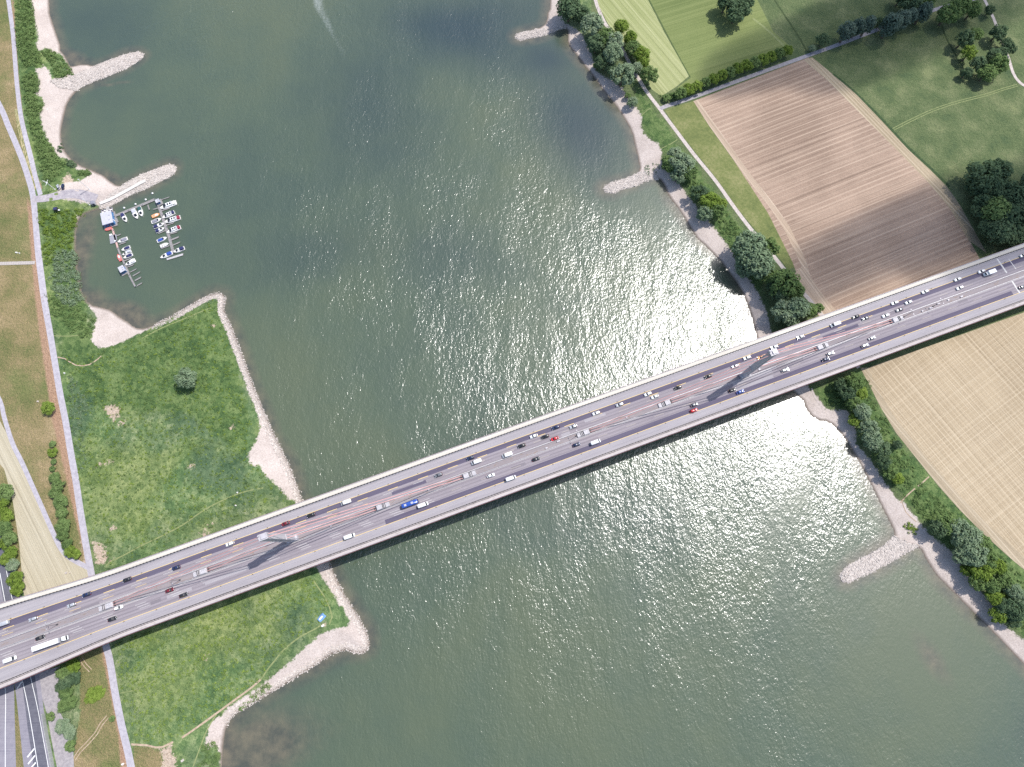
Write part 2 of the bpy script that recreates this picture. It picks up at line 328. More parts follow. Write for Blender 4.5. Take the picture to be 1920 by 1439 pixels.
def water_material():
    k = N('river water')
    sh = k.attr('shore')
    nl = k.noise(0.006, 3, 0.5); nm = k.noise(0.03, 4, 0.6)
    col = k.ramp(k.math('ADD', k.math('MULTIPLY', nl, 0.75), k.math('MULTIPLY', nm, 0.25)),
                 [(0.38, (0.057, 0.081, 0.057)), (0.5, (0.071, 0.096, 0.060)), (0.62, (0.086, 0.107, 0.061))])
    col = k.mix(k.math('MULTIPLY', k.attr('painted_shade'), 0.85), col, (0.016, 0.032, 0.042))  # cloud shade on the river, painted as a darker blue water colour
    col = k.mix(k.math('MULTIPLY', k.step(k.math('MULTIPLY', k.noise(0.7, 5, 0.8), k.attr('foam')), 0.30, 0.62), 0.6), col, (0.34, 0.37, 0.35))
    jit = k.math('MULTIPLY', k.math('SUBTRACT', nm, 0.5), 10.0)
    shal = k.ramp(k.noise(0.12, 4, 0.6), [(0.35, (0.065, 0.062, 0.050)), (0.65, (0.15, 0.125, 0.085))])
    col = k.mix(k.math('MULTIPLY', k.step(k.math('ADD', k.math('MULTIPLY', sh, -1), jit), 7.5, 0.0), 0.8), col, shal)
    col = k.mix(k.math('MULTIPLY', k.step(k.math('ADD', k.attr('shoal'), k.math('MULTIPLY', jit, 0.06)), 0.15, 0.9), 0.75), col, shal)
    # waves: wind ripples over a slow swell; calmer in the bays and in streaks
    v1 = k.mapping(R(35), (1.0, 0.55, 1.0))
    warp = k.noise(0.02, 2, 0.5)
    w1 = k.noise(0.36, 3, 0.6, v1, 0.5); w2 = k.noise(0.85, 2, 0.6, k.mapping(R(-20), (1, 0.7, 1)))
    w3 = k.noise(0.055, 2, 0.5, k.mapping(R(-28), (1.0, 0.35, 1.0)))
    h = k.math('ADD', k.math('ADD', k.math('MULTIPLY', w1, 1.0), k.math('MULTIPLY', w2, 0.62)), k.math('MULTIPLY', w3, 2.2))
    calm = k.step(k.noise(0.022, 3, 0.6, k.mapping(R(-25), (1.0, 0.5, 1.0)), 0.6), 0.32, 0.62)
    off = k.step(k.math('MULTIPLY', sh, -1), 1.0, 14.0)
    amp = k.math('MULTIPLY', k.math('ADD', 0.45, k.math('MULTIPLY', calm, 0.75)), k.math('ADD', 0.35, k.math('MULTIPLY', off, 0.65)))
    amp = k.math('MULTIPLY', amp, k.math('SUBTRACT', 1.0, k.math('MULTIPLY', k.attr('lee'), 0.75)))
    return k.bsdf(col, 0.23, normal=k.bump(h, amp, 0.41), spec=0.5, ior=1.68)

def blob(X, Y, px, py, rx, ry=None, ang=0.0, z=0.0):
    cx, cy = P(px, py, z); ry = ry or rx; ca, sa = math.cos(ang), math.sin(ang)
    u = (X - cx) * ca + (Y - cy) * sa; v = -(X - cx) * sa + (Y - cy) * ca
    return np.exp(-((u / rx) ** 2 + (v / ry) ** 2))

GX = axis(-430, 430, 1.2, -4000, 4000); GY = axis(-150, 455, 1.2, -3000, 5000)
_X, _Y = np.meshgrid(GX, GY)
_core = (_X > -470) & (_X < 470) & (_Y > -190) & (_Y < 500)
_s = shore(_X, _Y)
def zone(polys, z=3.8):
    r = np.full(_X.shape, -200.0, np.float32)
    for p in polys:
        w = world_poly(p, z); x0, y0 = w.min(0) - 30; x1, y1 = w.max(0) + 30
        m = _core & (_X > x0) & (_X < x1) & (_Y > y0) & (_Y < y1)
        if m.any(): r[m] = np.maximum(r[m], sdist(_X[m], _Y[m], w))
    return r
PEN = world_poly([(285,640),(380,540),(440,545),(480,650),(600,900),(720,1180),(700,1240),(600,1265),(480,1335),(440,1350),(420,1330),(600,1230),(660,1180),(560,1000),(400,600)], 0.5)
_rock = np.where(sdist(_X, _Y, PEN) > 0, 4.2 - np.abs(_s), -200)
_tint = (.9 * blob(_X, _Y, 260, 900, 22, 16, .4) + .8 * blob(_X, _Y, 210, 960, 16, 14) + .7 * blob(_X, _Y, 250, 760, 14, 12) + .8 * blob(_X, _Y, 330, 860, 20, 10, .5) + .9 * blob(_X, _Y, 300, 1300, 26, 18) + .7 * blob(_X, _Y, 420, 1180, 26, 14) + .6 * blob(_X, _Y, 520, 1120, 16, 10)
         - blob(_X, _Y, 165, 760, 9, 24, -.1) - .9 * blob(_X, _Y, 400, 780, 22, 26) - .8 * blob(_X, _Y, 300, 680, 30, 16) - .8 * blob(_X, _Y, 380, 880, 14, 12) - .8 * blob(_X, _Y, 440, 900, 14, 14) - .7 * blob(_X, _Y, 290, 830, 10, 8) - .8 * blob(_X, _Y, 560, 1150, 14, 16) - .7 * blob(_X, _Y, 250, 1360, 18, 14) - .7 * blob(_X, _Y, 400, 600, 14, 16))
_far = np.where(_X > 60, 30, -30) * np.ones_like(_X)
gm = ground_material()
tag(grid('ground', GX, GY, hgt(_s), dict(shore=_s, sand=zone(SAND, 2.5), dry=zone(DRY), dirt=zone(DIRT), bare=zone(BARE), weed=zone(WEED), rock=_rock, far=_far, tint=_tint), gm),
    'green meadows and sandy banks on both sides of the river', kind='structure')
WX = axis(-340, 340, 2.4, -4000, 4000); WY = axis(-150, 455, 2.4, -3000, 5000)
_X, _Y = np.meshgrid(WX, WY)
_ws = shore(_X, _Y)
shoal = (blob(_X, _Y, 470, 1400, 26, 18, 0.3) + blob(_X, _Y, 255, 590, 14, 7, -0.6) + blob(_X, _Y, 140, 108, 12, 6, -.6) + 0.8 * blob(_X, _Y, 1748, 1235, 6, 16, 0.5)
         + 0.8 * blob(_X, _Y, 215, 335, 9, 4, -.5) + .9 * blob(_X, _Y, 210, 158, 14, 1.2, .15) + .9 * blob(_X, _Y, 158, 470, 6, 30) + .9 * blob(_X, _Y, 175, 560, 8, 7, -.5) + .7 * blob(_X, _Y, 230, 585, 14, 6, -.5) + .4 * blob(_X, _Y, 540, 1400, 25, 12, .3))
lee = np.clip(blob(_X, _Y, 250, 460, 50, 60) + blob(_X, _Y, 190, 230, 35, 40) + blob(_X, _Y, 160, 40, 40, 40) + blob(_X, _Y, 1740, 1230, 60, 60) + 0.9 * blob(_X, _Y, 1130, 220, 45, 60) + blob(_X, _Y, 1040, 100, 30, 25)
               + .8 * blob(_X, _Y, 480, 1400, 60, 45) + .6 * blob(_X, _Y, 1190, 385, 22, 14), 0, 1)
painted_shade = np.clip(.9 * blob(_X, _Y, 1085, 240, 30, 48, .5) + .7 * blob(_X, _Y, 860, 70, 60, 26, -.4) + .6 * blob(_X, _Y, 950, 20, 60, 26) + .45 * blob(_X, _Y, 690, 200, 45, 60, .4) + .35 * blob(_X, _Y, 590, 470, 45, 22, .3) + .3 * blob(_X, _Y, 830, 470, 40, 25) + .35 * blob(_X, _Y, 180, 40, 40, 26) + .5 * blob(_X, _Y, 1030, 110, 18, 14), 0, 1)  # soft patches where cloud shade is put into the water colour
foam = .95 * blob(_X, _Y, 594, 0, 4.5, 14, .15) + .8 * blob(_X, _Y, 612, 40, 4.5, 18, .38) + .6 * blob(_X, _Y, 640, 95, 4.5, 20, .42) + .45 * blob(_X, _Y, 632, 40, 2.5, 30, .5) + .3 * blob(_X, _Y, 690, 170, 6, 40, .4) + .35 * blob(_X, _Y, 742, 1270, 5, 40, .6) + .3 * blob(_X, _Y, 880, 600, 12, 36, .4)
tag(grid('water', WX, WY, 0.0, dict(painted_shade=painted_shade, foam=foam, shore=_ws, shoal=shoal, lee=lee), water_material()), 'grey green river with glittering ripples', kind='structure')
del _X, _Y

# ------------------------------------------------------------------ fields, paths and roads (thin sheets on the level land)
def sheet(name, pts, m, lift, label=None, z=4.0):
    mb = MB(); mb.poly(PP(pts, z), z + lift)
    return tag(mb.build(name, m), label, kind='structure')
def smooth_line(pts, step=3.0):
    pts = [Vector(p) for p in pts]; out = []
    for i in range(len(pts) - 1):
        p0, p1, p2, p3 = pts[max(i - 1, 0)], pts[i], pts[i + 1], pts[min(i + 2, len(pts) - 1)]
        n = max(1, int((p2 - p1).length / step))
        for k in range(n):
            t = k / n
            out.append(0.5 * ((2 * p1) + (p2 - p0) * t + (2 * p0 - 5 * p1 + 4 * p2 - p3) * t * t + (3 * p1 - p0 - 3 * p2 + p3) * t ** 3))
    out.append(pts[-1]); return out
def ribbon(mb, line, w, lift, follow=True, off=0.0, z=4.0):
    L = len(line); vs = []
    for i, p in enumerate(line):
        d = (line[min(i + 1, L - 1)] - line[max(i - 1, 0)]).normalized(); n = Vector((-d.y, d.x))
        ww = w[0] + (w[1] - w[0]) * i / (L - 1) if isinstance(w, tuple) else w
        for e in (off - ww / 2, off, off + ww / 2): vs.append(p + n * e)
    zz = TZs([(v.x, v.y) for v in vs]) if follow else [z] * len(vs)
    fs = []
    for i in range(L - 1):
        for k in (0, 1):
            a = i * 3 + k; fs.append((a, a + 1, a + 4, a + 3))
    mb.add([(v.x, v.y, float(q) + lift) for v, q in zip(vs, zz)], [f[::-1] for f in fs])
def path(name, px, w, m, lift, label=None, off=0.0):
    mb = MB(); ribbon(mb, smooth_line(PP(px)), w, lift, off=off)
    return tag(mb.build(name, m), label, kind='structure')

def stubble_material(name, ang, row, c_lo, c_hi, c_row, cross=None, period=None):
    k = N(name); v = k.mapping(-ang)
    st = k.noise(1.0, 4, 0.65, k.mapping(0, (0.0022, row, 1), vec=v), 0.0)
    st2 = k.noise(1.0, 3, 0.6, k.mapping(0, (0.012, row * 2.6, 1), vec=v))
    big = k.noise(0.012, 4, 0.55); fine = k.noise(1.1, 4, 0.7)
    base = k.mix(k.step(k.math('ADD', k.math('MULTIPLY', big, 0.7), k.math('MULTIPLY', fine, 0.3)), 0.38, 0.62), c_lo, c_hi)
    f = k.math('ADD', k.math('MULTIPLY', st, 0.7), k.math('MULTIPLY', st2, 0.3))
    col = k.mix(k.math('MULTIPLY', k.step(f, 0.5, 0.66), 0.42 if period else 0.75), base, c_row)
    col = k.mix(k.math('MULTIPLY', k.step(f, 0.46, 0.34), 0.6), col, tuple(c * 0.62 for c in c_lo))
    if period:
        xyz = k.n('ShaderNodeSeparateXYZ'); k.put(xyz.inputs[0], v)
        def lines(c, per, lo, amt, src):
            ph = k.math('ADD', k.math('MULTIPLY', c, 6.2832 / per), k.math('MULTIPLY', k.noise(0.012, 2), 3.0))
            m_ = k.math('MULTIPLY', k.step(k.math('SINE', ph), lo + .15, 1.0), k.step(k.noise(1.0, 3, 0.6, k.mapping(0, src, vec=v)), 0.32, 0.62))
            return k.math('MULTIPLY', m_, amt)
        col = k.mix(lines(xyz.outputs[1], period, 0.55, 0.5, (0.02, 0.35, 1)), col, c_row)
        if cross: col = k.mix(lines(xyz.outputs[0], period * 0.8, 0.7, 0.45, (0.35, 0.02, 1)), col, c_row)
    if cross:
        sx = k.noise(1.0, 3, 0.6, k.mapping(0, (row * 1.2, 0.006, 1), vec=v))
        col = k.mix(k.math('MULTIPLY', k.step(sx, 0.5, 0.66), cross), col, c_row)
    col = k.mix(k.step(fine, 0.35, 0.8), col, tuple(min(1, c * 1.2) for c in c_row), 'MIX') if False else col
    return k.bsdf(col, 0.95, normal=k.bump(k.math('ADD', f, k.math('MULTIPLY', fine, 0.6)), 0.7, 0.5), spec=0.1)
def dirof(a, b):
    a, b = P(*a), P(*b); return math.atan2(b[1] - a[1], b[0] - a[0])
rowA = dirof((1300, 190), (1520, 108)); edgeA = dirof((1560, 140), (1760, 345)); edgeL = dirof((1330, 240), (1470, 430))
mA = stubble_material('ploughed stubble', rowA, 0.62, (0.225, 0.160, 0.120), (0.39, 0.285, 0.215), (0.53, 0.42, 0.32), period=3.7)
mAe = stubble_material('stubble headland', edgeA, 0.8, (0.25, 0.20, 0.13), (0.36, 0.29, 0.20), (0.50, 0.42, 0.31))
mAl = stubble_material('stubble margin', edgeL, 0.8, (0.33, 0.25, 0.18), (0.42, 0.33, 0.25), (0.56, 0.46, 0.36))
rowB = dirof((1650, 740), (1860, 990))
mB = stubble_material('golden stubble', rowB, 0.75, (0.29, 0.226, 0.148), (0.385, 0.308, 0.206), (0.545, 0.46, 0.335), cross=0.3, period=3.1)
mBe = stubble_material('golden headland', dirof((1680, 810), (1850, 1005)), 0.8, (0.285, 0.23, 0.155), (0.37, 0.305, 0.215), (0.52, 0.445, 0.335))
rowC = dirof((1180, 20), (1290, 150))
mC = stubble_material('mown hay meadow', rowC, 0.5, (0.24, 0.265, 0.11), (0.31, 0.325, 0.16), (0.42, 0.42, 0.24))
mD = stubble_material('hay strip', dirof((10, 820), (110, 1020)), 1.3, (0.37, 0.325, 0.23), (0.43, 0.385, 0.285), (0.49, 0.445, 0.34))
sheet('field', [(1300,190),(1516,108),(1600,190),(1680,270),(1745,335),(1778,378),(1812,440),(1850,510),(1880,560),(1625,655),(1570,610),(1500,530),(1486,492),(1440,400),(1375,300),(1322,225)], mA, 0.030, 'brown ploughed stubble field')
sheet('field', [(1300,190),(1308,187),(1341,234),(1410,331),(1450,381),(1481,426),(1511,488),(1520,520),(1545,556),(1574,590),(1606,640),(1570,640),(1520,572),(1490,514),(1503,499),(1470,430),(1440,385),(1400,335),(1330,237)], mAl, 0.045, 'pale margin of the brown field')
sheet('field', [(1506,112),(1523,108),(1562,140),(1603,175),(1652,226),(1702,280),(1745,320),(1775,350),(1800,385),(1850,475),(1815,450),(1780,390),(1740,342),(1690,290),(1640,240),(1590,190),(1550,150)], mAe, 0.045, 'streaky headland along the brown field')
sheet('field', [(1616,694),(1980,565),(2400,440),(2600,900),(2300,1360),(1985,1110),(1920,1064),(1900,1048),(1850,1003),(1800,953),(1760,908),(1720,858),(1680,808),(1650,758),(1632,720)], mB, 0.030, 'golden stubble field right of the river')
sheet('field', [(1613,690),(1628,690),(1648,735),(1680,785),(1730,850),(1790,920),(1850,982),(1920,1045),(2000,1110),(1985,1120),(1920,1068),(1900,1052),(1850,1007),(1800,957),(1760,912),(1720,862),(1680,812),(1650,762),(1630,722)], mBe, 0.045, 'rutted edge of the golden field')
sheet('field', [(1085,-80),(1178,-80),(1215,0),(1245,60),(1266,97),(1292,143),(1268,163),(1240,181),(1222,168),(1200,130),(1165,80),(1140,45),(1116,0)], mC, 0.030, 'pale mown hay meadow')
sheet('field', [(-60,770),(0,790),(12,812),(40,868),(60,914),(80,960),(100,1004),(114,1034),(134,1052),(162,1066),(168,1080),(172,1150),(60,1180),(44,1110),(36,1020),(24,940),(8,880),(-60,800)], mD, 0.030, 'dry hay strip beside the dike road')
k = N('light meadow'); f = k.noise(0.6, 5, 0.7); g = k.noise(0.05, 4)
mM = k.bsdf(k.ramp(k.math('ADD', k.math('MULTIPLY', f, .5), k.math('MULTIPLY', g, .5)), [(0.36, (0.095, 0.120, 0.045)), (0.5, (0.150, 0.170, 0.062)), (0.64, (0.225, 0.220, 0.10))]), 0.95, normal=k.bump(f, 0.6, 0.5), spec=.1)
sheet('meadow', [(1246,207),(1300,190),(1330,238),(1400,336),(1440,386),(1470,431),(1502,496),(1478,506),(1450,470),(1415,430),(1380,388),(1345,337),(1303,285),(1272,246)], mM, 0.025, 'narrow meadow between path and field')
sheet('meadow', [(1182,-80),(1380,-80),(1450,60),(1490,95),(1400,128),(1290,172),(1270,165),(1295,146),(1268,96),(1247,58),(1217,0)], stubble_material('cut meadow', R(20), 0.9, (0.125, 0.160, 0.058), (0.180, 0.210, 0.080), (0.215, 0.24, 0.10)), 0.025, 'mid green cut meadow')

def worn(name, lo, hi, scale=0.5, rough=0.9, ang=None):
    k = N(name); f = k.noise(scale, 5, 0.65)
    if ang is not None: f = k.math('ADD', k.math('MULTIPLY', f, 0.5), k.math('MULTIPLY', k.noise(1, 3, 0.6, k.mapping(-ang, (0.03, 1.3, 1))), 0.5))
    return k.bsdf(k.ramp(f, [(0.34, lo), (0.66, hi)]), rough, spec=0.25)
mAsp = worn('grey lane asphalt', (0.31, 0.29, 0.32), (0.43, 0.405, 0.435))
mGrav = worn('pale gravel', (0.36, 0.31, 0.28), (0.52, 0.46, 0.425), 0.8)
mTrod = worn('trodden grass', (0.155, 0.19, 0.075), (0.245, 0.265, 0.12), 0.7)
mSoil = worn('dry soil', (0.30, 0.22, 0.15), (0.46, 0.36, 0.27), 0.7)
path('road', [(0,-60),(14,-8),(20,30),(25,70),(28,110),(32,160),(38,210),(46,250),(56,290),(66,330),(72,352),(76,366)], 3.1, mAsp, 0.05, 'grey lane along the left bank bushes')
path('road', [(-50,110),(0,200),(15,235),(30,270),(42,300),(52,330),(60,358),(64,385),(67,420),(71,470),(77,520),(84,570),(93,620),(103,680),(113,740),(123,790),(133,850),(142,900),(151,960),(161,1020),(171,1075),(183,1140),(196,1200),(206,1240),(216,1300),(228,1360),(240,1410),(252,1470),(270,1560)], 3.9, mAsp, 0.060, 'grey riverside lane running the length of the left bank')
path('road', [(-30,700),(0,752),(6,775),(13,800),(25,835),(41,867),(61,912),(81,957),(100,1000),(115,1030),(134,1048),(168,1066)], 2.7, mAsp, 0.055, 'grey lane curving beside the hay strip')
path('forecourt', [(60,374),(80,373),(100,369),(120,364),(140,362),(158,365),(176,371)], (5.0, 7.5), worn('harbour tarmac', (0.27, 0.245, 0.27), (0.42, 0.385, 0.39), 0.4), 0.066, 'pale harbour access apron')
path('path', [(1080,-70),(1112,-10),(1121,15),(1135,45),(1148,62),(1168,95),(1182,122),(1196,146),(1211,170),(1225,189),(1236,203),(1250,222),(1271,250),(1302,291),(1342,340),(1376,388),(1411,434),(1442,470),(1470,505),(1498,540),(1530,577),(1570,630),(1610,690)], 2.6, mGrav, 0.050, 'pale gravel path along the right bank')
path('path', [(1238,204),(1250,199),(1270,193),(1302,182),(1362,160),(1422,138),(1472,120),(1522,102),(1572,84),(1640,58),(1662,50),(1742,22),(1790,8),(1842,-6),(1900,-20),(2000,-60)], 3.0, worn('farm track', (0.25, 0.235, 0.25), (0.36, 0.335, 0.34)), 0.058, 'grey farm track between the fields')
path('path', [(1842,-8),(1852,12),(1863,35),(1871,57),(1881,85),(1891,110),(1900,138),(1912,155),(1935,168),(1990,190)], 2.2, mGrav, 0.064, 'pale track past the copse')
for off in (-0.8, 0.8):
    path('path', [(1675,243),(1700,230),(1740,211),(1775,198),(1810,188),(1850,178),(1880,168),(1908,160)], 0.5, mTrod, 0.03, 'faint wheel track over the meadow', off)
    path('path', [(139,1424),(150,1408),(166,1392),(180,1376),(190,1358),(202,1344)], 0.45, mSoil, 0.03, 'sandy wheel track in the dry grass', off)
    path('path', [(152,1236),(160,1248),(170,1258)], 0.4, mSoil, 0.03, 'short wheel track below the bridge', off)
for pts, w, mm in (([(198,1062),(207,1054),(235,1040),(262,1025),(300,1007),(342,985),(372,964),(402,946),(450,925),(492,915)], 0.8, mTrod),
                   ([(246,1396),(262,1397),(276,1398),(292,1402),(305,1401),(322,1393),(342,1383),(372,1362),(402,1340),(440,1312),(470,1290),(486,1276)], 1.0, mSoil),
                   ([(486,1276),(500,1256),(515,1238),(530,1220),(560,1196),(590,1180),(603,1172)], 0.8, mTrod), ([(585,1088),(596,1104),(608,1122),(616,1140),(621,1158),(616,1172)], 0.7, mTrod),
                   ([(360,1439),(370,1410),(385,1370),(402,1342)], 0.6, mTrod),
                   ([(100,630),(140,630),(176,620)], 0.6, mTrod), ([(108,670),(122,673),(142,685),(168,684),(190,668)], 0.7, mSoil), ([(262,632),(300,612),(350,592),(392,575)], 0.8, mTrod),
                   ([(225,1300),(260,1292),(300,1270),(330,1255)], 0.4, mTrod),
                   ([(1692,943),(1700,932),(1715,917),(1730,905),(1742,894)], 0.7, mSoil), ([(1525,727),(1534,748),(1546,764)], 1.0, mGrav), ([(1695,942),(1702,960),(1720,978),(1735,992)], 0.5, mSoil),
                   ([(1202,215),(1216,204),(1230,200)], 0.6, mTrod), ([(1238,278),(1256,271),(1270,262)], 0.6, mTrod), ([(1735,330),(1700,276),(1650,222),(1600,172),(1560,138)], 0.0, mTrod)):
    if w: path('path', pts, w, mm, 0.04, 'narrow trodden footpath')
path('ditch', [(1562,139),(1604,174),(1654,224),(1704,278),(1748,318),(1780,350)], 1.6, worn('ditch grass', (0.025, 0.045, 0.02), (0.05, 0.085, 0.03)), 0.062, 'dark grassy ditch beside the brown field')
path('ditch', [(1216,-2),(1247,58),(1267,96),(1294,145)], 0.9, worn('ditch weeds', (0.05, 0.08, 0.03), (0.09, 0.12, 0.04)), 0.05, 'dark boundary line of the hay meadow')
path('ditch', [(1452,0),(1475,35),(1495,65),(1512,95)], 1.2, worn('ditch weeds dark', (0.03, 0.05, 0.02), (0.06, 0.085, 0.03)), 0.05, 'dark ditch in the upper meadow')
path('ditch', [(1766,50),(1776,75),(1790,100),(1802,120)], 1.2, worn('ditch growth dark', (0.03, 0.05, 0.02), (0.06, 0.085, 0.03)), 0.05, 'dark ditch along the copse')  # dark green ditch strip, tone varied by noise
path('path', [(1412,35),(1445,62),(1475,92)], 1.6, mTrod, 0.045, 'grassy track to the hedge')
# setts between the two lanes, and the dike steps
k = N('cobbled verge'); v = k.mapping(-dirof((32, 210), (58, 330)), (1.6, 0.25, 1))
mCob = k.bsdf(k.ramp(k.math('ADD', k.math('MULTIPLY', k.noise(1.0, 2, 0.5, v), 0.8), k.math('MULTIPLY', k.noise(0.9, 4, .6), .2)), [(0.42, (0.13, 0.14, 0.05)), (0.56, (0.40, 0.34, 0.19))]), 0.9)
path('verge', [(30,205),(37,245),(45,280),(54,312),(62,340),(66,356)], 2.2, mCob, 0.035, 'ribbed pale verge between two lanes')
mb = MB()
a, b = Vector(P(-40, 496)), Vector(P(66, 493))
for i in range(24):
    c = a.lerp(b, (i + .5) / 24); mb.box((c.x, c.y, 4.12), ((b - a).length / 24 - 0.12, 2.4, 0.2), math.atan2(b.y - a.y, b.x - a.x))
tag(mb.build('dike_steps', plain('step concrete', (0.40, 0.36, 0.33))), 'broad grey concrete steps climbing the grassy dike', 'steps')

# motorway passing below the bridge
mDark = worn('dark asphalt', (0.085, 0.085, 0.11), (0.14, 0.14, 0.165), 0.4, ang=dirof((50, 1439), (40, 1270)))
mMid = worn('worn asphalt', (0.19, 0.18, 0.215), (0.27, 0.255, 0.285), 0.4, ang=dirof((12, 1439), (10, 1270)))
mWhite = plain('white road paint', (0.72, 0.72, 0.70), 0.6, var=0.1, scale=3)
mYell = plain('yellow road paint', (0.68, 0.50, 0.16), 0.6, var=0.12, scale=3)
M1 = [(15,1560),(13,1439),(11,1350),(9,1270),(0,1180),(-14,1080),(-40,980)]
M2 = [(90,1560),(70,1439),(62,1370),(54,1300),(46,1250),(30,1180),(14,1110),(4,1060),(-14,1000)]
path('road', M1, 9.5, mMid, 0.040, 'worn grey motorway carriageway at the lower left')
mbk = MB(); ribbon(mbk, smooth_line(PP(M2)), 13.5, 0.048); tag(mbk.build('road', mMid), 'grey verge of the slip road', kind='structure')
path('road', [(82,1560),(76,1439),(66,1370),(57,1300),(49,1250),(33,1180),(16,1110),(6,1060),(-12,1000)], 7.2, mDark, 0.056, 'dark slip road with hatched markings')
mb = MB()
ln = smooth_line(PP([(73,1450),(62,1380),(52,1322),(41,1272),(24,1200),(8,1120),(0,1075)])); ribbon(mb, ln, 0.35, 0.066)
ln = smooth_line(PP([(93,1450),(82,1390),(70,1325),(57,1268),(40,1190),(24,1128),(12,1070)])); ribbon(mb, ln, 0.30, 0.066)
ribbon(mb, smooth_line(PP([(10,1450),(10,1370),(10,1290),(0,1200)])), 0.35, 0.066)
for y in (1404, 1417, 1430):
    x0 = 57 - (1430 - y) * .1; ribbon(mb, [Vector(P(x0 - 3, y + 16)), Vector(P(x0 + 10, y))], 0.7, 0.066)
ribbon(mb, [Vector(P(32, 1292)), Vector(P(41, 1279))], 0.6, 0.066)
tag(mb.build('road_marking', mWhite), 'white lines and hatching on the slip road', kind='structure')
sheet('gravel_yard', [(66,1262),(112,1250),(113,1300),(112,1335),(125,1360),(137,1400),(139,1440),(150,1560),(124,1560),(107,1440),(97,1390),(88,1338),(76,1300)], worn('grey gravel yard', (0.24, 0.22, 0.23), (0.36, 0.33, 0.33), 0.8), 0.034, 'grey gravel yard beside the slip road')
ln = smooth_line(PP([(84, 1338), (90, 1375), (97, 1410), (103, 1445), (115, 1520)]))
mb = MB()
for p, q in zip(ln[:-1], ln[1:]):
    d = q - p; c = (p + q) / 2; mb.box((c.x, c.y, 5.3), (d.length - 0.05, 0.25, 2.6), math.atan2(d.y, d.x))
t = mb.build('noise_barrier', plain('barrier panel', (0.30, 0.31, 0.30))); tag(t, 'long grey noise barrier along the slip road edge', 'barrier')
mPost = plain('barrier post', (0.42, 0.41, 0.39))
for p in ln: mb = MB(); mb.box((p.x, p.y, 5.35), (0.28, 0.36, 2.72), 0); mb.build('post', mPost, t)

# ------------------------------------------------------------------ stone groynes and stone banks
mStone = None
k = N('bleached rock'); f = k.noise(0.9, 4, 0.7); g = k.noise(3.0, 3, .6)
mStone = k.bsdf(k.ramp(k.math('ADD', k.math('MULTIPLY', f, .6), k.math('MULTIPLY', g, .4)), [(0.3, (0.37, 0.325, 0.295)), (0.5, (0.48, 0.43, 0.39)), (0.7, (0.60, 0.55, 0.505))]), 0.95, spec=.1)
def stones(mb, X, Y, Z, rng, lo, hi):
    for x, y, z in zip(X, Y, Z):
        r = rng.uniform(lo, hi) * (1 + (rng.random() < .06) * .7); a = rng.uniform(0, 6.28); vs = []
        for dz in (-.7, .62):
            for q in range(4):
                rr = r * rng.uniform(.7, 1.12) * (1 if dz < 0 else .72); t = a + q * 1.571 + rng.uniform(-.3, .3)
                vs.append((x + rr * math.cos(t), y + rr * math.sin(t), z + r * dz * rng.uniform(.6, 1.15)))
        mb.add(vs, [(4, 5, 6, 7), (0, 1, 5, 4), (1, 2, 6, 5), (2, 3, 7, 6), (3, 0, 4, 7)])
def groyne(px, label, seed, n, s0=-0.9):
    rng = random.Random(seed); nr = np.random.RandomState(seed)
    w = world_poly(px, 0.5); lo, hi = w.min(0), w.max(0); pts = nr.uniform(lo, hi, (n * 6, 2))
    ok = (sdist(pts[:, 0], pts[:, 1], w) > 0) & (shore(pts[:, 0], pts[:, 1]) > s0); pts = pts[ok][:n]
    mb = MB(); stones(mb, pts[:, 0], pts[:, 1], TZs(pts) + .16, rng, 0.22, 0.5)
    # packed core of the groyne
    xs, ys = np.arange(lo[0], hi[0], 0.9), np.arange(lo[1], hi[1], 0.9); X, Y = np.meshgrid(xs, ys)
    s = shore(X, Y); ins = (sdist(X, Y, w) > 0) & (s > -1.2); Z = hgt(s) + 0.18 + nr.uniform(-.12, .12, X.shape)
    idx = {}; vs = []; fs = []
    for j in range(len(ys)):
        for i in range(len(xs)):
            if ins[j, i]: idx[(j, i)] = len(vs); vs.append((X[j, i], Y[j, i], Z[j, i]))
    for (j, i), v in idx.items():
        q = [idx.get((j, i + 1)), idx.get((j + 1, i + 1)), idx.get((j + 1, i))]
        if None not in q: fs.append((v, q[0], q[1], q[2]))
    mb.add(vs, fs)
    return tag(mb.build('stone_groyne', mStone), label, 'groyne')
groyne([(128,150),(170,128),(205,108),(250,92),(278,96),(276,112),(255,125),(205,148),(155,172),(112,168),(98,158),(110,150)], 'stone groyne nearest the upper left corner, pointing into the river', 1, 2400)
groyne([(222,352),(250,332),(300,306),(332,300),(340,316),(320,338),(280,358),(245,372),(205,395),(185,392),(190,380)], 'stone groyne sheltering the boats of the marina', 2, 2080)
groyne([(1062,46),(1030,56),(1000,52),(960,58),(958,78),(985,82),(1030,70),(1062,62)], 'small stone groyne at the top edge of the right bank', 3, 1120)
groyne([(1235,332),(1215,322),(1195,322),(1160,332),(1125,344),(1126,366),(1155,370),(1200,356),(1236,346)], 'stone groyne above the bridge on the right bank', 4, 1280)
groyne([(1728,1024),(1700,1015),(1676,1004),(1640,1026),(1570,1066),(1565,1092),(1585,1102),(1630,1085),(1700,1046)], 'stone groyne below the bridge on the right bank', 5, 1760)
def bank(px, label, seed, n, depth=3.9):
    rng = random.Random(seed); nr = np.random.RandomState(seed); w = world_poly(px, 0.5)
    pts = nr.uniform(w.min(0), w.max(0), (n * 30, 2)); pts = pts[sdist(pts[:, 0], pts[:, 1], w) > 0]
    s = shore(pts[:, 0], pts[:, 1]); pts = pts[(s > -0.8) & (s < depth + nr.uniform(-1.4, .8, len(s)))][:n]
    mb = MB(); stones(mb, pts[:, 0], pts[:, 1], TZs(pts) + .1, rng, 0.2, 0.46)
    return tag(mb.build('stone_bank', mStone), label, kind='structure')
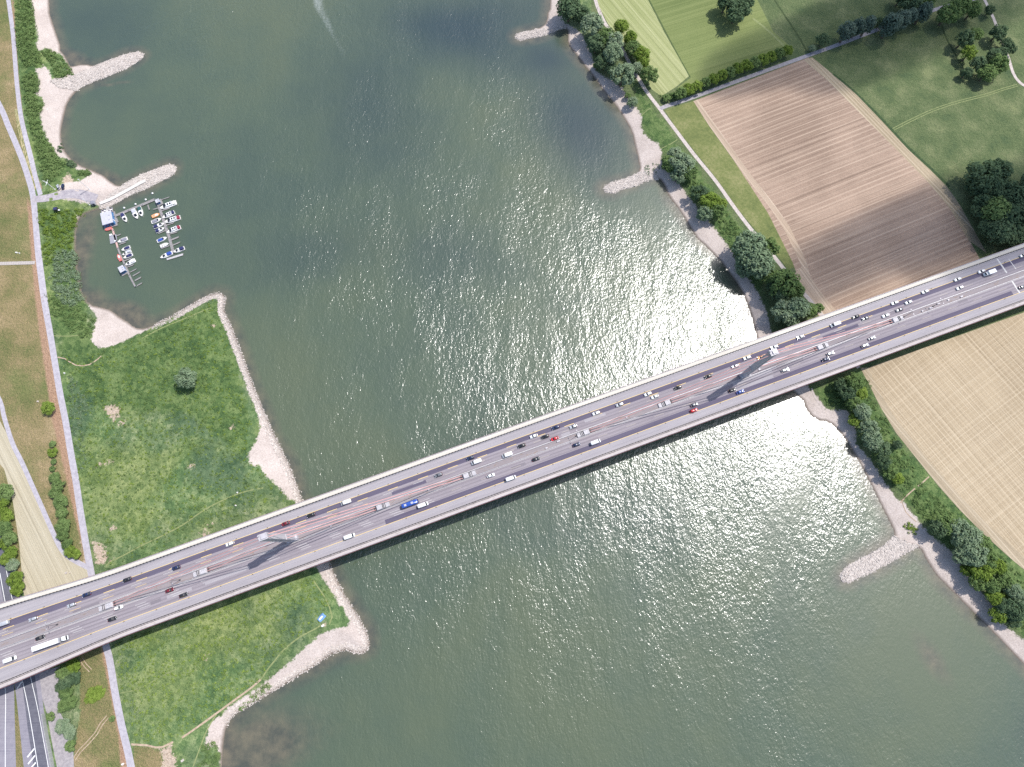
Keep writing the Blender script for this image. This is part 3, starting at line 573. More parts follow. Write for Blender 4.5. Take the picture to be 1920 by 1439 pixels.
bank([(275,630),(300,595),(400,540),(440,545),(440,600),(480,700),(530,810),(590,935),(560,950),(500,850),(430,660),(405,580),(350,600)], 'pale stone facing of the peninsula above the bridge', 6, 3000)
bank([(600,1045),(640,1060),(720,1200),(680,1250),(600,1265),(480,1340),(430,1370),(410,1350),(520,1270),(640,1200)], 'pale stone facing of the peninsula below the bridge', 7, 2200)

mb = MB(); ribbon(mb, smooth_line(PP([(186,381),(206,373),(232,359),(260,344),(272,338)], 2.0)), 2.0, .75); tag(mb.build('ramp', plain('pale ramp concrete', (.56, .53, .49))), 'pale concrete ramp along the crest of the marina groyne', kind='structure')

# ------------------------------------------------------------------ the bridge (local frame: u along, v across, z above the road)
DECK_Z = 20.0; BANG = R(20.026); BMID = Vector((8.62, 56.2, DECK_Z))
BU = Vector((math.cos(BANG), math.sin(BANG))); BV = Vector((-BU.y, BU.x))
def UV(px, py, z=DECK_Z):
    w = Vector(P(px, py, z)) - Vector((BMID.x, BMID.y)); return w.dot(BU), w.dot(BV)
def B2W(u, v): return (BMID.x + u * BU.x + v * BV.x, BMID.y + u * BU.y + v * BV.y)
U0, U1 = -430.0, 380.0
def flare(u):   # the deck widens towards its left end for the slip lanes
    t = min(1, max(0, (-232 - u) / 80.0)); return 3.4 * t * t * (3 - 2 * t) + (0.02 * max(0, -312 - u))
bridge = empty('cable_stayed_bridge', BMID, BANG)
tag(bridge, 'long grey motorway bridge with two central pylons and red cables crossing the river', 'bridge')
def streaky(name, lo, hi, stain=None, fine=1.2, tracks=False):
    k = N(name); a = k.noise(1, 4, 0.65, k.mapping(0, (0.012, 0.9, 1))); b = k.noise(1, 3, .6, k.mapping(0, (0.10, 3.0, 1))); c = k.noise(fine, 4, .7); d = k.noise(0.03, 3)
    f = k.math('ADD', k.math('ADD', k.math('MULTIPLY', a, .4), k.math('MULTIPLY', b, .2)), k.math('ADD', k.math('MULTIPLY', c, .2), k.math('MULTIPLY', d, .2)))
    col = k.ramp(f, [(0.38, lo), (0.62, hi)])
    if tracks:   # darker wheel paths and oil line of each lane
        xyz = k.n('ShaderNodeSeparateXYZ'); k.put(xyz.inputs[0], k.co)
        col = k.mix(k.math('MULTIPLY', k.step(k.math('SINE', k.math('MULTIPLY', xyz.outputs[1], 3.35)), 0.0, 1.0), 0.42), col, tuple(c * .72 for c in lo))
    if stain:
        st = k.noise(1, 4, .7, k.mapping(0.25, (0.25, 0.9, 1)))
        col = k.mix(k.math('MULTIPLY', k.step(st, 0.55, 0.68), 0.75), col, stain)
    return k.bsdf(col, 0.9, spec=.2)
mLane = streaky('lane surface', (0.200, 0.176, 0.194), (0.305, 0.272, 0.288), tracks=True)
mNew = streaky('resurfaced lane', (0.085, 0.074, 0.108), (0.125, 0.11, 0.15))
mShoulder = streaky('hard shoulder', (0.255, 0.235, 0.25), (0.36, 0.335, 0.345))
mMed = streaky('median strip', (0.20, 0.175, 0.185), (0.30, 0.265, 0.265), (0.22, 0.15, 0.10))
mWalkN = streaky('pale walkway', (0.47, 0.44, 0.385), (0.60, 0.56, 0.50))
mWalkS = streaky('stained walkway', (0.40, 0.355, 0.345), (0.50, 0.45, 0.43), (0.24, 0.21, 0.19))
mMed2 = streaky('patched asphalt', (0.155, 0.138, 0.155), (0.225, 0.20, 0.215))
mConc = plain('bridge concrete', (0.36, 0.345, 0.35), 0.85)
mSteel = plain('grey steel', (0.40, 0.40, 0.43), 0.5)
mRailD = plain('dark rail steel', (0.07, 0.065, 0.07), 0.6)
mRailL = plain('zinc rail', (0.44, 0.43, 0.45), 0.5, 0.2)
mPylon = plain('pylon paint', (0.43, 0.41, 0.43), 0.5, var=.12, scale=.5)
mHouse = plain('weathered housing paint', (0.42, 0.40, 0.41), .6, var=.2)
mCable = plain('faded red cable paint', (0.58, 0.30, 0.28), 0.5)
mFascia = plain('red brown fascia', (0.20, 0.10, 0.10), 0.7)
mLaneW = plain('worn white marking', (0.50, 0.485, 0.465), 0.7)
mLaneY = plain('worn yellow marking', (0.62, 0.46, 0.20), 0.7)
mLaneF = plain('faded marking', (0.42, 0.375, 0.31), 0.8)
US = [U0 + i * 6 for i in range(int((U1 - U0) / 6) + 1)]; US[-1] = U1
def strip(mb, u0, u1, va, vb, z, n=None):
    us = [u0] + [u for u in US if u0 + .5 < u < u1 - .5] + [u1]
    A = va if callable(va) else (lambda u: va); Bf = vb if callable(vb) else (lambda u: vb)
    vs = [(u, f(u), z) for u in us for f in (A, Bf)]
    mb.add(vs, [(2 * i, 2 * i + 2, 2 * i + 3, 2 * i + 1) for i in range(len(us) - 1)])
def bar(mb, u0, u1, v, w, z0, z1):   # long thin bar following v(u)
    us = [u0] + [u for u in US if u0 + .5 < u < u1 - .5] + [u1]; f = v if callable(v) else (lambda u: v)
    mb.loft([[(u, f(u) - w / 2, z0), (u, f(u) + w / 2, z0), (u, f(u) + w / 2, z1), (u, f(u) - w / 2, z1)] for u in us])
HN = lambda u: 18.15 + flare(u); HS = lambda u: -18.15 - flare(u)
RN = lambda u: 15.5 + flare(u); RS = lambda u: -15.5 - flare(u)
# deck: slab with cantilevers over a box girder
mb = MB(); rings = []
for u in US:
    hn, hs = HN(u), HS(u)
    rings.append([(u, hs, -.02), (u, hs, -.75), (u, hs + 4.4, -1.5), (u, -12.2, -4.2), (u, 12.2, -4.2), (u, hn - 4.4, -1.5), (u, hn, -.75), (u, hn, -.02)])
mb.loft(rings); mb.build('deck', [mConc], bridge)
mb = MB(); bar(mb, U0, U1, lambda u: HS(u) - .16, .25, -1.1, .22); bar(mb, U0, U1, lambda u: HN(u) + .16, .25, -1.1, .22); mb.build('fascia', mFascia, bridge)
uNewS = UV(722, 978)[0]; uEndN = UV(1560, 598)[0]; uEndS = UV(1897, 548)[0]
mb = MB(); strip(mb, U0, U1, lambda u: 10.4 + .3 * flare(u), lambda u: RN(u) - .25, .05); mb.build('hard_shoulder', mShoulder, bridge)
mb = MB(); strip(mb, U0, U1, lambda u: RS(u) + .25, lambda u: -10.4 - .3 * flare(u), .05); mb.build('hard_shoulder', mShoulder, bridge)
mb = MB(); strip(mb, U0, U1, 2.0, 7.65, .05); mb.build('roadway', mLane, bridge)
mb = MB(); strip(mb, U0, U1, -7.65, -2.0, .05); strip(mb, U0, uNewS, lambda u: -10.4 - .3 * flare(u), -7.65, .05); strip(mb, uEndS, U1, -10.4, -7.65, .05); mb.build('roadway', mLane, bridge)
mb = MB(); strip(mb, U0, U1, 7.65, lambda u: 10.4 + .3 * flare(u), .052); mb.build('resurfaced_lane', mNew, bridge)
mb = MB(); strip(mb, uNewS, uEndS, -10.4, -7.65, .052); mb.build('resurfaced_lane', mNew, bridge)
mb = MB(); strip(mb, U0, U1, -2.0, 2.0, .07); mb.build('median', mMed, bridge)
for f0, f1, m in ((lambda u: RN(u) + .2, HN, mWalkN), (HS, lambda u: RS(u) - .2, mWalkS)):
    mb = MB(); us = US
    mb.loft([[(u, f0(u), -.01), (u, f1(u), -.01), (u, f1(u), .17), (u, f0(u), .17)] for u in us]); mb.build('walkway', m, bridge)
# markings
mb = MB()
for sgn in (1, -1):
    strip(mb, U0, U1, *( (lambda u: 10.42 + .3 * flare(u), lambda u: 10.72 + .3 * flare(u)) if sgn > 0 else (lambda u: -10.72 - .3 * flare(u), lambda u: -10.42 - .3 * flare(u))), .058)
rng = random.Random(4)
u = U0 + 4
while u < U1:
    if u < uEndN + 20: strip(mb, u, u + 6, 7.42, 7.76, .062)
    if u < -95: strip(mb, u - 1.0, u + 5, 4.3, 4.5, .062)
    u += 18.1
mb.build('yellow_marking', mLaneY, bridge)
mb = MB(); mf = MB(); u = U0
while u < U1:
    if u < -60: strip(mb, u + .6, u + 6.6, 5.9, 6.08, .062); strip(mb, u + 3, u + 9, -7.3, -7.12, .062); strip(mb, u + 2, u + 8, -6.15, -5.97, .062); strip(mb, u + 1, u + 7, -4.95, -4.78, .062)
    else:
        strip(mf, u + 1.5, u + 7.5, 4.75, 4.93, .062); strip(mf, u + 2, u + 8, -5.1, -4.93, .062)
        if 100 < u < 250: strip(mb, u + .6, u + 6, 6.1, 6.28, .062)
    u += 18.1
for v in (2.02, -2.2): strip(mb, U0, U1, v, v + .17, .062)
strip(mb, U0, -150, 2.5, 2.65, .078); strip(mb, U0, -150, -2.65, -2.5, .078)
mb.build('white_marking', mLaneW, bridge); mf.build('faded_marking', mLaneF, bridge)
# tyre-worn steel expansion joints near the right end
mb = MB()
for (a, b), wd in ((((1869, 485), (1887.5, 512)), .5), (((1891, 486), (1905, 505)), .22), (((1895.5, 524.5), (1912, 550)), .5)):
    p, q = Vector(UV(*a)), Vector(UV(*b)); n = (q - p).normalized().orthogonal() * wd
    mb.add([(p.x - n.x, p.y - n.y, .068), (q.x - n.x, q.y - n.y, .068), (q.x + n.x, q.y + n.y, .068), (p.x + n.x, p.y + n.y, .068)], [(0, 1, 2, 3)])
mb.build('expansion_joint', mLaneW, bridge)
prg = random.Random(21)
for i in range(16):
    u = prg.uniform(-320, 330); v = prg.choice((3.2, 5.0, 6.6, -3.2, -5.0, -6.6)); mb = MB(); strip(mb, u, u + prg.uniform(5, 26), v - .9, v + .9, .055 + .0008 * i); mb.build('asphalt_patch', mShoulder if i % 3 == 0 else mNew if i % 5 == 0 else mMed2, bridge)
# railings
def railing(name, f, post, step, h, m, w=.09, double=True):
    mb = MB(); bar(mb, U0, U1, f, w, h - .08, h)
    if double: bar(mb, U0, U1, f, w * .6, h * .5 - .03, h * .5 + .03)
    u = U0
    while u < U1: mb.box((u, f(u), h / 2), (post, post, h)); u += step
    return mb.build(name, m, bridge)
railing('railing', lambda u: HN(u) - .12, .07, 2.0, 1.2, mSteel); railing('railing', lambda u: HS(u) + .12, .07, 2.0, 1.2, mSteel)
railing('guard_rail', RN, .50, 1.9, .95, mRailD, .28); railing('guard_rail', RS, .36, 1.9, .9, mRailD, .26)
railing('guard_rail', lambda u: RS(u) - .68, .18, 1.9, .7, mRailD, .18, False); railing('guard_rail', lambda u: RN(u) - .55, .12, 2.5, .65, mRailL, .14, False)
for v in (1.72, -1.72): railing('median_barrier', lambda u, v=v: v, .12, 4.0, .75, mRailL, .2, False)
# pylons, saddles, cables and cable housings
for up in (-140.0, 140.0):
    mb = MB(); H = 44.5
    mb.frustum((up, 0, .0), (4.4, 2.5), (3.9, 3.1), H - 3.5); mb.box((up, 0, 1.3), (6.2, 3.0, 2.5))
    for sy in (-1, 1): mb.box((up, sy * 1.62, H * .5), (.5, .10, H * .82))
    py = mb.build('pylon', mPylon, bridge)
    mb = MB(); mb.box((up, 0, H - 2.2), (4.5, 3.25, 2.6)); mb.box((up + .5, 0, H - .6), (2.8, 2.2, .6)); mb.box((up - 1.9, .8, H - .4), (.6, .6, 1.0)); mb.tube((up - 2.0, -.8, H - .8), (up - 2.0, -.8, H + 2.0), .08)
    mb.build('cap', mPylon, py)
    mb = MB(); mb.frustum((up, 0, 15.4), (5.0, 3.0), (4.6, 3.1), 1.8); mb.build('saddle', mPylon, py)
    for s in (-1, 1):
        for d, ht in ((52, 16.6), (104, H - 2.2)):
            ue = up + s * d
            for sv in (-.72, .72):
                mb = MB()
                for dv in (0.0,):
                    p = Vector((up + s * 2.4, sv + dv, ht)); q = Vector((ue - s * 3.5, sv + dv, 1.1)); mid = p.lerp(q, .5) - Vector((0, 0, .5))
                    mb.tube(p, mid, .17, n=6); mb.tube(mid, q, .17, n=6)
                mb.build('stay_cable', mCable, bridge)
            mb = MB(); mb.frustum((ue - s * 1.5, 0, .07), (4.2, 3.0), (3.0, 2.6), 1.5, off=(s * .3, 0)); mb.frustum((ue + s * 2.6, 0, .07), (4.0, 2.9), (3.6, 2.4), .75)
            ab = mb.build('cable_housing', mHouse, bridge)
            for g, bw, bl in ((.4, .18, 3.2), (1.3, .18, 3.2), (2.2, .18, 3.2), (-3.9, .7, 2.6)):
                mb = MB(); mb.box((ue + s * g, 0, .95 if g > 0 else .5), (bw, bl, .5 if g > 0 else .8)); mb.build('steel_bracket', mRailD, ab)
# drains / marker posts along the yellow lines, lamp masts in the median
md = MB()
for i in range(40):
    for sgn in (1, -1):
        u = -330 + i * 17.8 + (4 if sgn < 0 else 0); v = sgn * (10.9 + .3 * flare(u))
        mb = MB(); mb.box((u, v, .5), (.16, .16, .95)); mb.box((u, v, .12), (.5, .34, .12)); mb.build('marker_post', mRailD, bridge)
for px, py in ((108, 1170), (1081, 819), (1745, 569), (1690, 588), (338, 1089)):
    u, v = UV(px, py)
    mb = MB(); mb.tube((u, 0, 0), (u, 0, 8.5), .14, .08); mb.box((u, 0, .4), (.7, .7, .7)); mb.tube((u, 0, 8.4), (u, 1.4, 8.7), .06); mb.tube((u, 0, 8.4), (u, -1.4, 8.7), .06)
    lp = mb.build('lamp_mast', mRailD, bridge)
    mb = MB(); mb.box((u, 1.6, 8.72), (.3, .9, .14)); mb.box((u, -1.6, 8.72), (.3, .9, .14)); mb.build('lamp_head', mRailL, lp)
# things lying about on the median: cabinets, cones of plant material
for u in (-118, -60, 12, 20, 63, 150, 262, 268, 274, 281, 290):
    mb = MB(); mb.box((u, rng.uniform(-.8, .8), .35), (rng.uniform(.8, 2.2), .8, .6)); mb.build('median_cabinet', mPylon, bridge)
# piers
for u in (-400, -330, -262, -200, -140, 140, 196, 252, 310, 365):
    x, y = B2W(u, 0); z0 = TZ(x, y) - DECK_Z - 4
    mb = MB(); hw = 11 if abs(u) != 140 else 13
    mb.box((u, 0, (z0 - 4.2) / 2), (3.0 if abs(u) == 140 else 1.8, hw * 2, -4.2 - z0)); mb.box((u, 0, -4.5), (3.6 if abs(u) == 140 else 2.4, hw * 2 + 1, .7))
    mb.build('pier', mConc, bridge)

# ------------------------------------------------------------------ vehicles
def super_ring(x0, x1, hw, z, n=20, p=4.0, y0=0.0):
    cx, hl = (x0 + x1) / 2, (x1 - x0) / 2; out = []
    for i in range(n):
        t = 2 * math.pi * (i + .5) / n; c, s_ = math.cos(t), math.sin(t)
        out.append((cx + hl * math.copysign(abs(c) ** (2 / p), c), y0 + hw * math.copysign(abs(s_) ** (2 / p), s_), z))
    return out
def carpaint(name, col, metal=0.0, rough=0.28):
    k = N(name); f = k.noise(0.8, 3)
    lo = tuple(c * .93 for c in col); m = k.bsdf(k.ramp(f, [(.3, lo), (.7, col)]), rough, metal, spec=.5)
    return m
PAINT = {'white': carpaint('white car paint', (0.80, 0.80, 0.79)), 'silver': carpaint('silver car paint', (0.52, 0.53, 0.55), .3), 'grey': carpaint('grey car paint', (0.20, 0.205, 0.22), .3),
         'black': carpaint('black car paint', (0.022, 0.023, 0.027)), 'navy': carpaint('navy car paint', (0.020, 0.032, 0.085)), 'blue': carpaint('blue car paint', (0.03, 0.085, 0.36)),
         'red': carpaint('red car paint', (0.50, 0.022, 0.03)), 'maroon': carpaint('maroon car paint', (0.17, 0.02, 0.03)), 'orange': carpaint('orange car paint', (0.80, 0.42, 0.10))}
mGlass = N('car glass').bsdf((0.018, 0.022, 0.028), 0.08, spec=.6)
mTyre = plain('tyre rubber', (0.025, 0.025, 0.026), .9)
mLamp = N('headlamp glass').bsdf((0.62, 0.63, 0.65), 0.15, spec=.6)
mTail = N('tail lamp').bsdf((0.35, 0.02, 0.02), 0.25)
mTrim = plain('dark trim', (0.035, 0.035, 0.038), .7)
def wheel_mesh(r=.32, w=.22):
    mb = MB(); mb.tube((0, -w / 2, 0), (0, w / 2, 0), r, n=12); mb.k = 1; mb.tube((0, -w / 2 - .012, 0), (0, w / 2 + .012, 0), r * .6, n=8)
    return mb.mesh('wheel', [mTyre, mSteel])
CARS = {}
def quad_panel(mb, a, b, c, d, off=.012):
    a, b, c, d = map(Vector, (a, b, c, d)); n = (b - a).cross(d - a).normalized() * off
    mb.add([a + n, b + n, c + n, d + n], [(0, 1, 2, 3)])
def vehicle_parts(kind):
    """list of (name, mesh, location, recoloured)"""
    if kind in CARS: return CARS[kind]
    out = []
    if kind == 'car' or kind == 'estate':
        L0, L1 = -2.2, 2.2; est = kind == 'estate'
        mb = MB(); mb.loft([super_ring(L0 + .1, L1 - .1, .82, .24), super_ring(L0, L1, .90, .42), super_ring(L0 + .02, L1 - .05, .91, .70), super_ring(L0 + .1, L1 - .22, .84, .90), super_ring(L0 + .3, L1 - .6, .72, .95)])
        g0 = (-2.0 if est else -1.75, .98, .80, .93); g1 = (-1.72 if est else -1.15, .28, .62, 1.45)
        def fr(x0, x1, hw, z): return [(x0, -hw, z), (x1, -hw, z), (x1, hw, z), (x0, hw, z)]
        lo, hi = fr(*g0), fr(*g1)
        mb.loft([super_ring(g0[0], g0[1], g0[2], .93, p=9), super_ring(g1[0], g1[1], g1[2], 1.42, p=7), super_ring(g1[0] + .1, g1[1] - .1, g1[2] - .1, 1.47, p=6)])
        out.append(('body', mb.mesh('body', [None], True), (0, 0, 0), True))
        ins = lambda a, b, t: tuple(Vector(a).lerp(Vector(b), t))
        mb = MB(); quad_panel(mb, ins(lo[1], lo[2], .06), ins(lo[2], lo[1], .06), ins(hi[2], hi[1], .05), ins(hi[1], hi[2], .05), .03); out.append(('windscreen', mb.mesh('windscreen', mGlass), (0, 0, 0), False))
        mb = MB(); quad_panel(mb, ins(lo[3], lo[0], .08), ins(lo[0], lo[3], .08), ins(hi[0], hi[3], .08), ins(hi[3], hi[0], .08), .03); out.append(('rear_window', mb.mesh('rear_window', mGlass), (0, 0, 0), False))
        for i, j in ((0, 1), (2, 3)):
            mb = MB(); quad_panel(mb, ins(lo[i], lo[j], .12), ins(lo[j], lo[i], .14), ins(hi[j], hi[i], .06), ins(hi[i], hi[j], .06), .03); out.append(('side_window', mb.mesh('side_window', mGlass), (0, 0, 0), False))
        mb = MB(); [mb.box((2.06, y, .68), (.22, .36, .16)) for y in (.62,)]; hl = mb.mesh('headlight', mLamp)
        out += [('headlight', hl, (0, 0, 0), False), ('headlight', hl, (0, -1.24, 0), False)]
        mb = MB(); mb.box((-2.14, .66, .76), (.14, .3, .16)); tl = mb.mesh('tail_light', mTail)
        out += [('tail_light', tl, (0, 0, 0), False), ('tail_light', tl, (0, -1.32, 0), False)]
        wl = [(1.36, .8), (1.36, -.8), (-1.34, .8), (-1.34, -.8)]
    elif kind == 'van':
        mb = MB(); mb.loft([super_ring(-2.75, 2.7, .92, .28, p=7), super_ring(-2.8, 2.75, .98, .6, p=7), super_ring(-2.8, 2.6, .98, 1.1, p=7), super_ring(-2.8, 2.05, .97, 1.35, p=8), super_ring(-2.78, 1.35, .92, 2.1, p=9), super_ring(-2.7, 1.2, .82, 2.22, p=9)])
        out.append(('body', mb.mesh('body', [None], True), (0, 0, 0), True))
        mb = MB(); quad_panel(mb, (2.1, -.84, 1.34), (2.1, .84, 1.34), (1.42, .78, 2.04), (1.42, -.78, 2.04), .06); out.append(('windscreen', mb.mesh('windscreen', mGlass), (0, 0, 0), False))
        for s_ in (1, -1):
            mb = MB(); mb.box((1.15, s_ * .965, 1.68), (.85, .06, .5)); out.append(('side_window', mb.mesh('side_window', mGlass), (0, 0, 0), False))
        mb = MB(); mb.box((2.62, .72, .85), (.2, .32, .22)); hl = mb.mesh('headlight', mLamp); out += [('headlight', hl, (0, 0, 0), False), ('headlight', hl, (0, -1.44, 0), False)]
        mb = MB(); [mb.box((x, 0, 2.235), (.05, 1.5, .03)) for x in (-2.0, -1.2, -.4, .4)]; out.append(('roof_rib', mb.mesh('roof_rib', mSteel), (0, 0, 0), False))
        wl = [(1.75, .86), (1.75, -.86), (-1.75, .86), (-1.75, -.86)]
    elif kind == 'bus':
        mb = MB(); mb.loft([super_ring(-4.4, 4.4, 1.08, .3, p=9), super_ring(-4.45, 4.45, 1.15, .7, p=9), super_ring(-4.45, 4.35, 1.15, 1.5, p=9), super_ring(-4.4, 4.1, 1.1, 2.75, p=9), super_ring(-4.25, 3.9, .98, 2.9, p=9)])
        out.append(('body', mb.mesh('body', [None], True), (0, 0, 0), True))
        mb = MB(); quad_panel(mb, (4.38, -1.0, 1.4), (4.38, 1.0, 1.4), (4.12, .96, 2.6), (4.12, -.96, 2.6), .06); out.append(('windscreen', mb.mesh('windscreen', mGlass), (0, 0, 0), False))
        for s_ in (1, -1):
            mb = MB(); mb.box((-.3, s_ * 1.14, 2.0), (7.2, .06, .75)); out.append(('side_window', mb.mesh('side_window', mGlass), (0, 0, 0), False))
        for x in (-2.4, 1.2):
            mb = MB(); mb.box((x, 0, 2.96), (1.2, 1.1, .16)); out.append(('roof_hatch', mb.mesh('roof_hatch', mSteel), (0, 0, 0), False))
        wl = [(2.9, 1.0), (2.9, -1.0), (-2.6, 1.0), (-2.6, -1.0)]
    elif kind == 'box_truck':
        mb = MB(); mb.box((-.9, 0, 1.9), (4.4, 2.2, 2.3)); out.append(('cargo_box', mb.mesh('cargo_box', [None]), (0, 0, 0), True))
        mb = MB(); mb.loft([super_ring(1.45, 3.2, .95, .4, p=7), super_ring(1.45, 3.25, 1.0, 1.1, p=7), super_ring(1.45, 2.8, .95, 1.5, p=7), super_ring(1.45, 2.3, .85, 2.2, p=7)]); out.append(('cab', mb.mesh('cab', [None], True), (0, 0, 0), True))
        mb = MB(); quad_panel(mb, (2.85, -.8, 1.5), (2.85, .8, 1.5), (2.36, .74, 2.14), (2.36, -.74, 2.14), .05); out.append(('windscreen', mb.mesh('windscreen', mGlass), (0, 0, 0), False))
        mb = MB(); mb.box((-.2, 0, .6), (5.2, .9, .3)); out.append(('chassis', mb.mesh('chassis', mTrim), (0, 0, 0), False))
        wl = [(2.3, .9), (2.3, -.9), (-1.8, .9), (-1.8, -.9)]
    elif kind == 'lorry':
        mb = MB(); mb.box((-2.2, 0, 2.55), (13.4, 2.5, 2.75)); out.append(('trailer', mb.mesh('trailer', [None]), (0, 0, 0), True))
        mb = MB(); mb.loft([super_ring(6.2, 8.55, 1.2, .5, p=9), super_ring(6.2, 8.6, 1.24, 1.4, p=9), super_ring(6.2, 8.5, 1.22, 2.2, p=9), super_ring(6.2, 8.2, 1.15, 3.1, p=9), super_ring(6.3, 7.6, 1.05, 3.6, p=8)]); out.append(('cab', mb.mesh('cab', [None], True), (0, 0, 0), True))
        mb = MB(); quad_panel(mb, (8.54, -1.1, 2.15), (8.54, 1.1, 2.15), (8.26, 1.05, 3.0), (8.26, -1.05, 3.0), .05); out.append(('windscreen', mb.mesh('windscreen', mGlass), (0, 0, 0), False))
        mb = MB(); mb.box((5.35, 0, 1.3), (1.7, 2.2, .35)); mb.box((5.3, 0, .9), (3.2, 1.0, .4)); mb.box((-2.2, 0, .9), (12.5, 1.0, .35)); out.append(('chassis', mb.mesh('chassis', mTrim), (0, 0, 0), False))
        mb = MB(); mb.box((4.62, 0, 2.5), (.22, 2.2, 1.6)); out.append(('refrigeration_unit', mb.mesh('refrigeration_unit', mSteel), (0, 0, 0), False))
        wl = [(7.6, 1.05), (7.6, -1.05), (4.8, 1.05), (4.8, -1.05), (-5.2, 1.05), (-5.2, -1.05), (-6.5, 1.05), (-6.5, -1.05)]
    wm = wheel_mesh(.32 if kind in ('car', 'estate') else .42, .24)
    out += [('wheel', wm, (x, y, .32 if kind in ('car', 'estate') else .42), False) for x, y in wl]
    CARS[kind] = out; return out
def vehicle(kind, colour, loc, rz, roof=None):
    name = {'car': 'car', 'estate': 'car', 'van': 'van', 'bus': 'minibus', 'box_truck': 'box_truck', 'lorry': 'articulated_lorry'}[kind]
    t = empty(name, loc, rz)
    for n, me, lc, rec in vehicle_parts(kind):
        o = link(n, me, t, lc)
        if rec: paint(o, PAINT[roof if (roof and n in ('cargo_box', 'trailer')) else colour])
    return t
UPPER = [(5,1170,'van','silver'),(62,1161,'estate','silver'),(134,1135,'estate','silver'),(162,1115,'car','navy'),(238,1087,'car','black'),(330,1065,'car','navy'),(431,1020,'estate','white'),(535,982,'car','maroon'),(583,966,'car','black'),(648,942,'van','white'),
 (822,891,'estate','grey'),(882,859,'car','navy'),(893,866,'van','white'),(951,853,'van','white'),(978,836,'car','black'),(1001,818,'car','white'),(1022,819,'estate','black'),(1040,823,'car','red'),(1042,802,'estate','navy'),(1075,800,'car','silver'),(1118,775,'estate','white'),
 (1162,759,'estate','silver'),(1215,739,'estate','white'),(1228,744,'car','white'),(1271,727,'estate','black'),(1328,706,'car','black'),(1379,687,'car','white'),(1401,671,'estate','white'),(1427,670,'estate','orange'),(1452,651,'estate','white'),(1501,632,'car','white'),(1567,608,'van','white'),
 (1605,594,'car','black'),(1623,597,'car','grey'),(1661,592,'car','white'),(1678,568,'car','white'),(1704,567,'car','white'),(1687,581,'car','grey'),(1735,547,'car','white'),(1796,524,'car','white'),(1800,540,'estate','white'),(1841,509,'car','white'),(1855,512,'box_truck','white'),(1919,479,'car','silver')]
LOWER = [(18,1237,'van','white'),(75,1196,'estate','black'),(97,1206,'lorry','white'),(210,1161,'car','black'),(222,1140,'estate','white'),(318,1107,'car','maroon'),(344,1116,'estate','black'),(655,1006,'van','white'),(769,945,'bus','blue'),(793,947,'van','white'),(920,892,'car','white'),(958,897,'van','white'),
 (1005,861,'car','black'),(1081,834,'car','navy'),(1117,829,'van','white'),(1301,770,'estate','red'),(1302,759,'car','grey'),(1373,732,'estate','black'),(1388,735,'car','blue'),(1472,694,'estate','silver'),(1557,663,'estate','silver'),(1548,674,'car','navy'),(1622,648,'estate','silver'),(1635,634,'car','silver'),(1917,538,'car','grey')]
ORD = ['first', 'second', 'third', 'fourth', 'fifth', 'sixth', 'seventh', 'eighth', 'ninth', 'tenth', 'eleventh', 'twelfth', 'thirteenth', 'fourteenth', 'fifteenth', 'sixteenth', 'seventeenth', 'eighteenth', 'nineteenth', 'twentieth']
WORD = {'car': 'car', 'estate': 'car', 'van': 'van', 'bus': 'minibus', 'box_truck': 'box truck', 'lorry': 'articulated lorry'}
def traffic(lst, side, heading, jr):
    info = []
    for px, py, kind, col in lst:
        u, v = UV(px, py, DECK_Z + (1.6 if kind in ('van', 'bus', 'box_truck', 'lorry') else .9)); info.append((u, v, kind, col))
    def sec(u): return 0 if u < -140 else (1 if u < 140 else 2)
    for u, v, kind, col in info:
        same = sorted([q[0] for q in info if sec(q[0]) == sec(u) and WORD[q[2]] == WORD[kind] and q[3] == col], key=lambda q: abs(q - (-140, -140, 140)[sec(u)]))
        base = f'{col} {WORD[kind]}'; where = ('left of the left pylon', 'right of the left pylon', 'right of the right pylon')[sec(u)]
        if len(same) == 1: lab = f'{base} on the {side} carriageway, ' + ('left of the left pylon', 'between the two pylons', 'right of the right pylon')[sec(u)]
        else: lab = f'{ORD[same.index(u)]} {base} {where} on the {side} carriageway'
        x, y = B2W(u, v)
        t = vehicle(kind, col, (x, y, DECK_Z + .06), BANG + heading + jr.uniform(-.012, .012)); t.scale = (1.1, 1.1, 1.1) if kind != 'lorry' else (1, 1, 1)
        tag(t, lab, WORD[kind], 'traffic crossing the bridge')
traffic(UPPER, 'upper', math.pi, random.Random(1)); traffic(LOWER, 'lower', 0.0, random.Random(2))
for px, py, col, hd, lab in ((109, 351, 'silver', 2.15, 'silver car parked by the harbour, left one of two'), (117.5, 350, 'navy', 1.75, 'dark blue car parked by the harbour, right one of two')):
    x, y = P(px, py, 4.8); tag(vehicle('car', col, (x, y, 4.1), hd), lab, 'car', 'cars parked at the harbour')

# ------------------------------------------------------------------ marina
def Zp(x, y): return (180 + x / 7.573, 360 + y / 7.573)
def Zw(x, y, z=0.5): return Vector(P(*Zp(x, y), z))
mHull = carpaint('white gelcoat', (0.80, 0.79, 0.78), rough=.25)
mDeckB = plain('boat deck', (0.66, 0.64, 0.60), .7)
mNavy = plain('navy canvas', (0.025, 0.03, 0.10), .85); mBlueC = plain('blue canvas', (0.03, 0.07, 0.30), .85); mGreyC = plain('grey canvas', (0.22, 0.22, 0.26), .85)
mTeal = plain('dark green canvas', (0.03, 0.09, 0.09), .85); mRedC = plain('red canvas', (0.24, 0.03, 0.055), .85); mSilv = plain('pale grey canvas', (0.42, 0.43, 0.47), .85)
mOrange = plain('orange hull', (0.75, 0.36, 0.16), .5); mRedH = plain('red hull', (0.60, 0.16, 0.14), .5); mWood = plain('weathered planks', (0.24, 0.225, 0.22), .85, var=.25, scale=2.5)
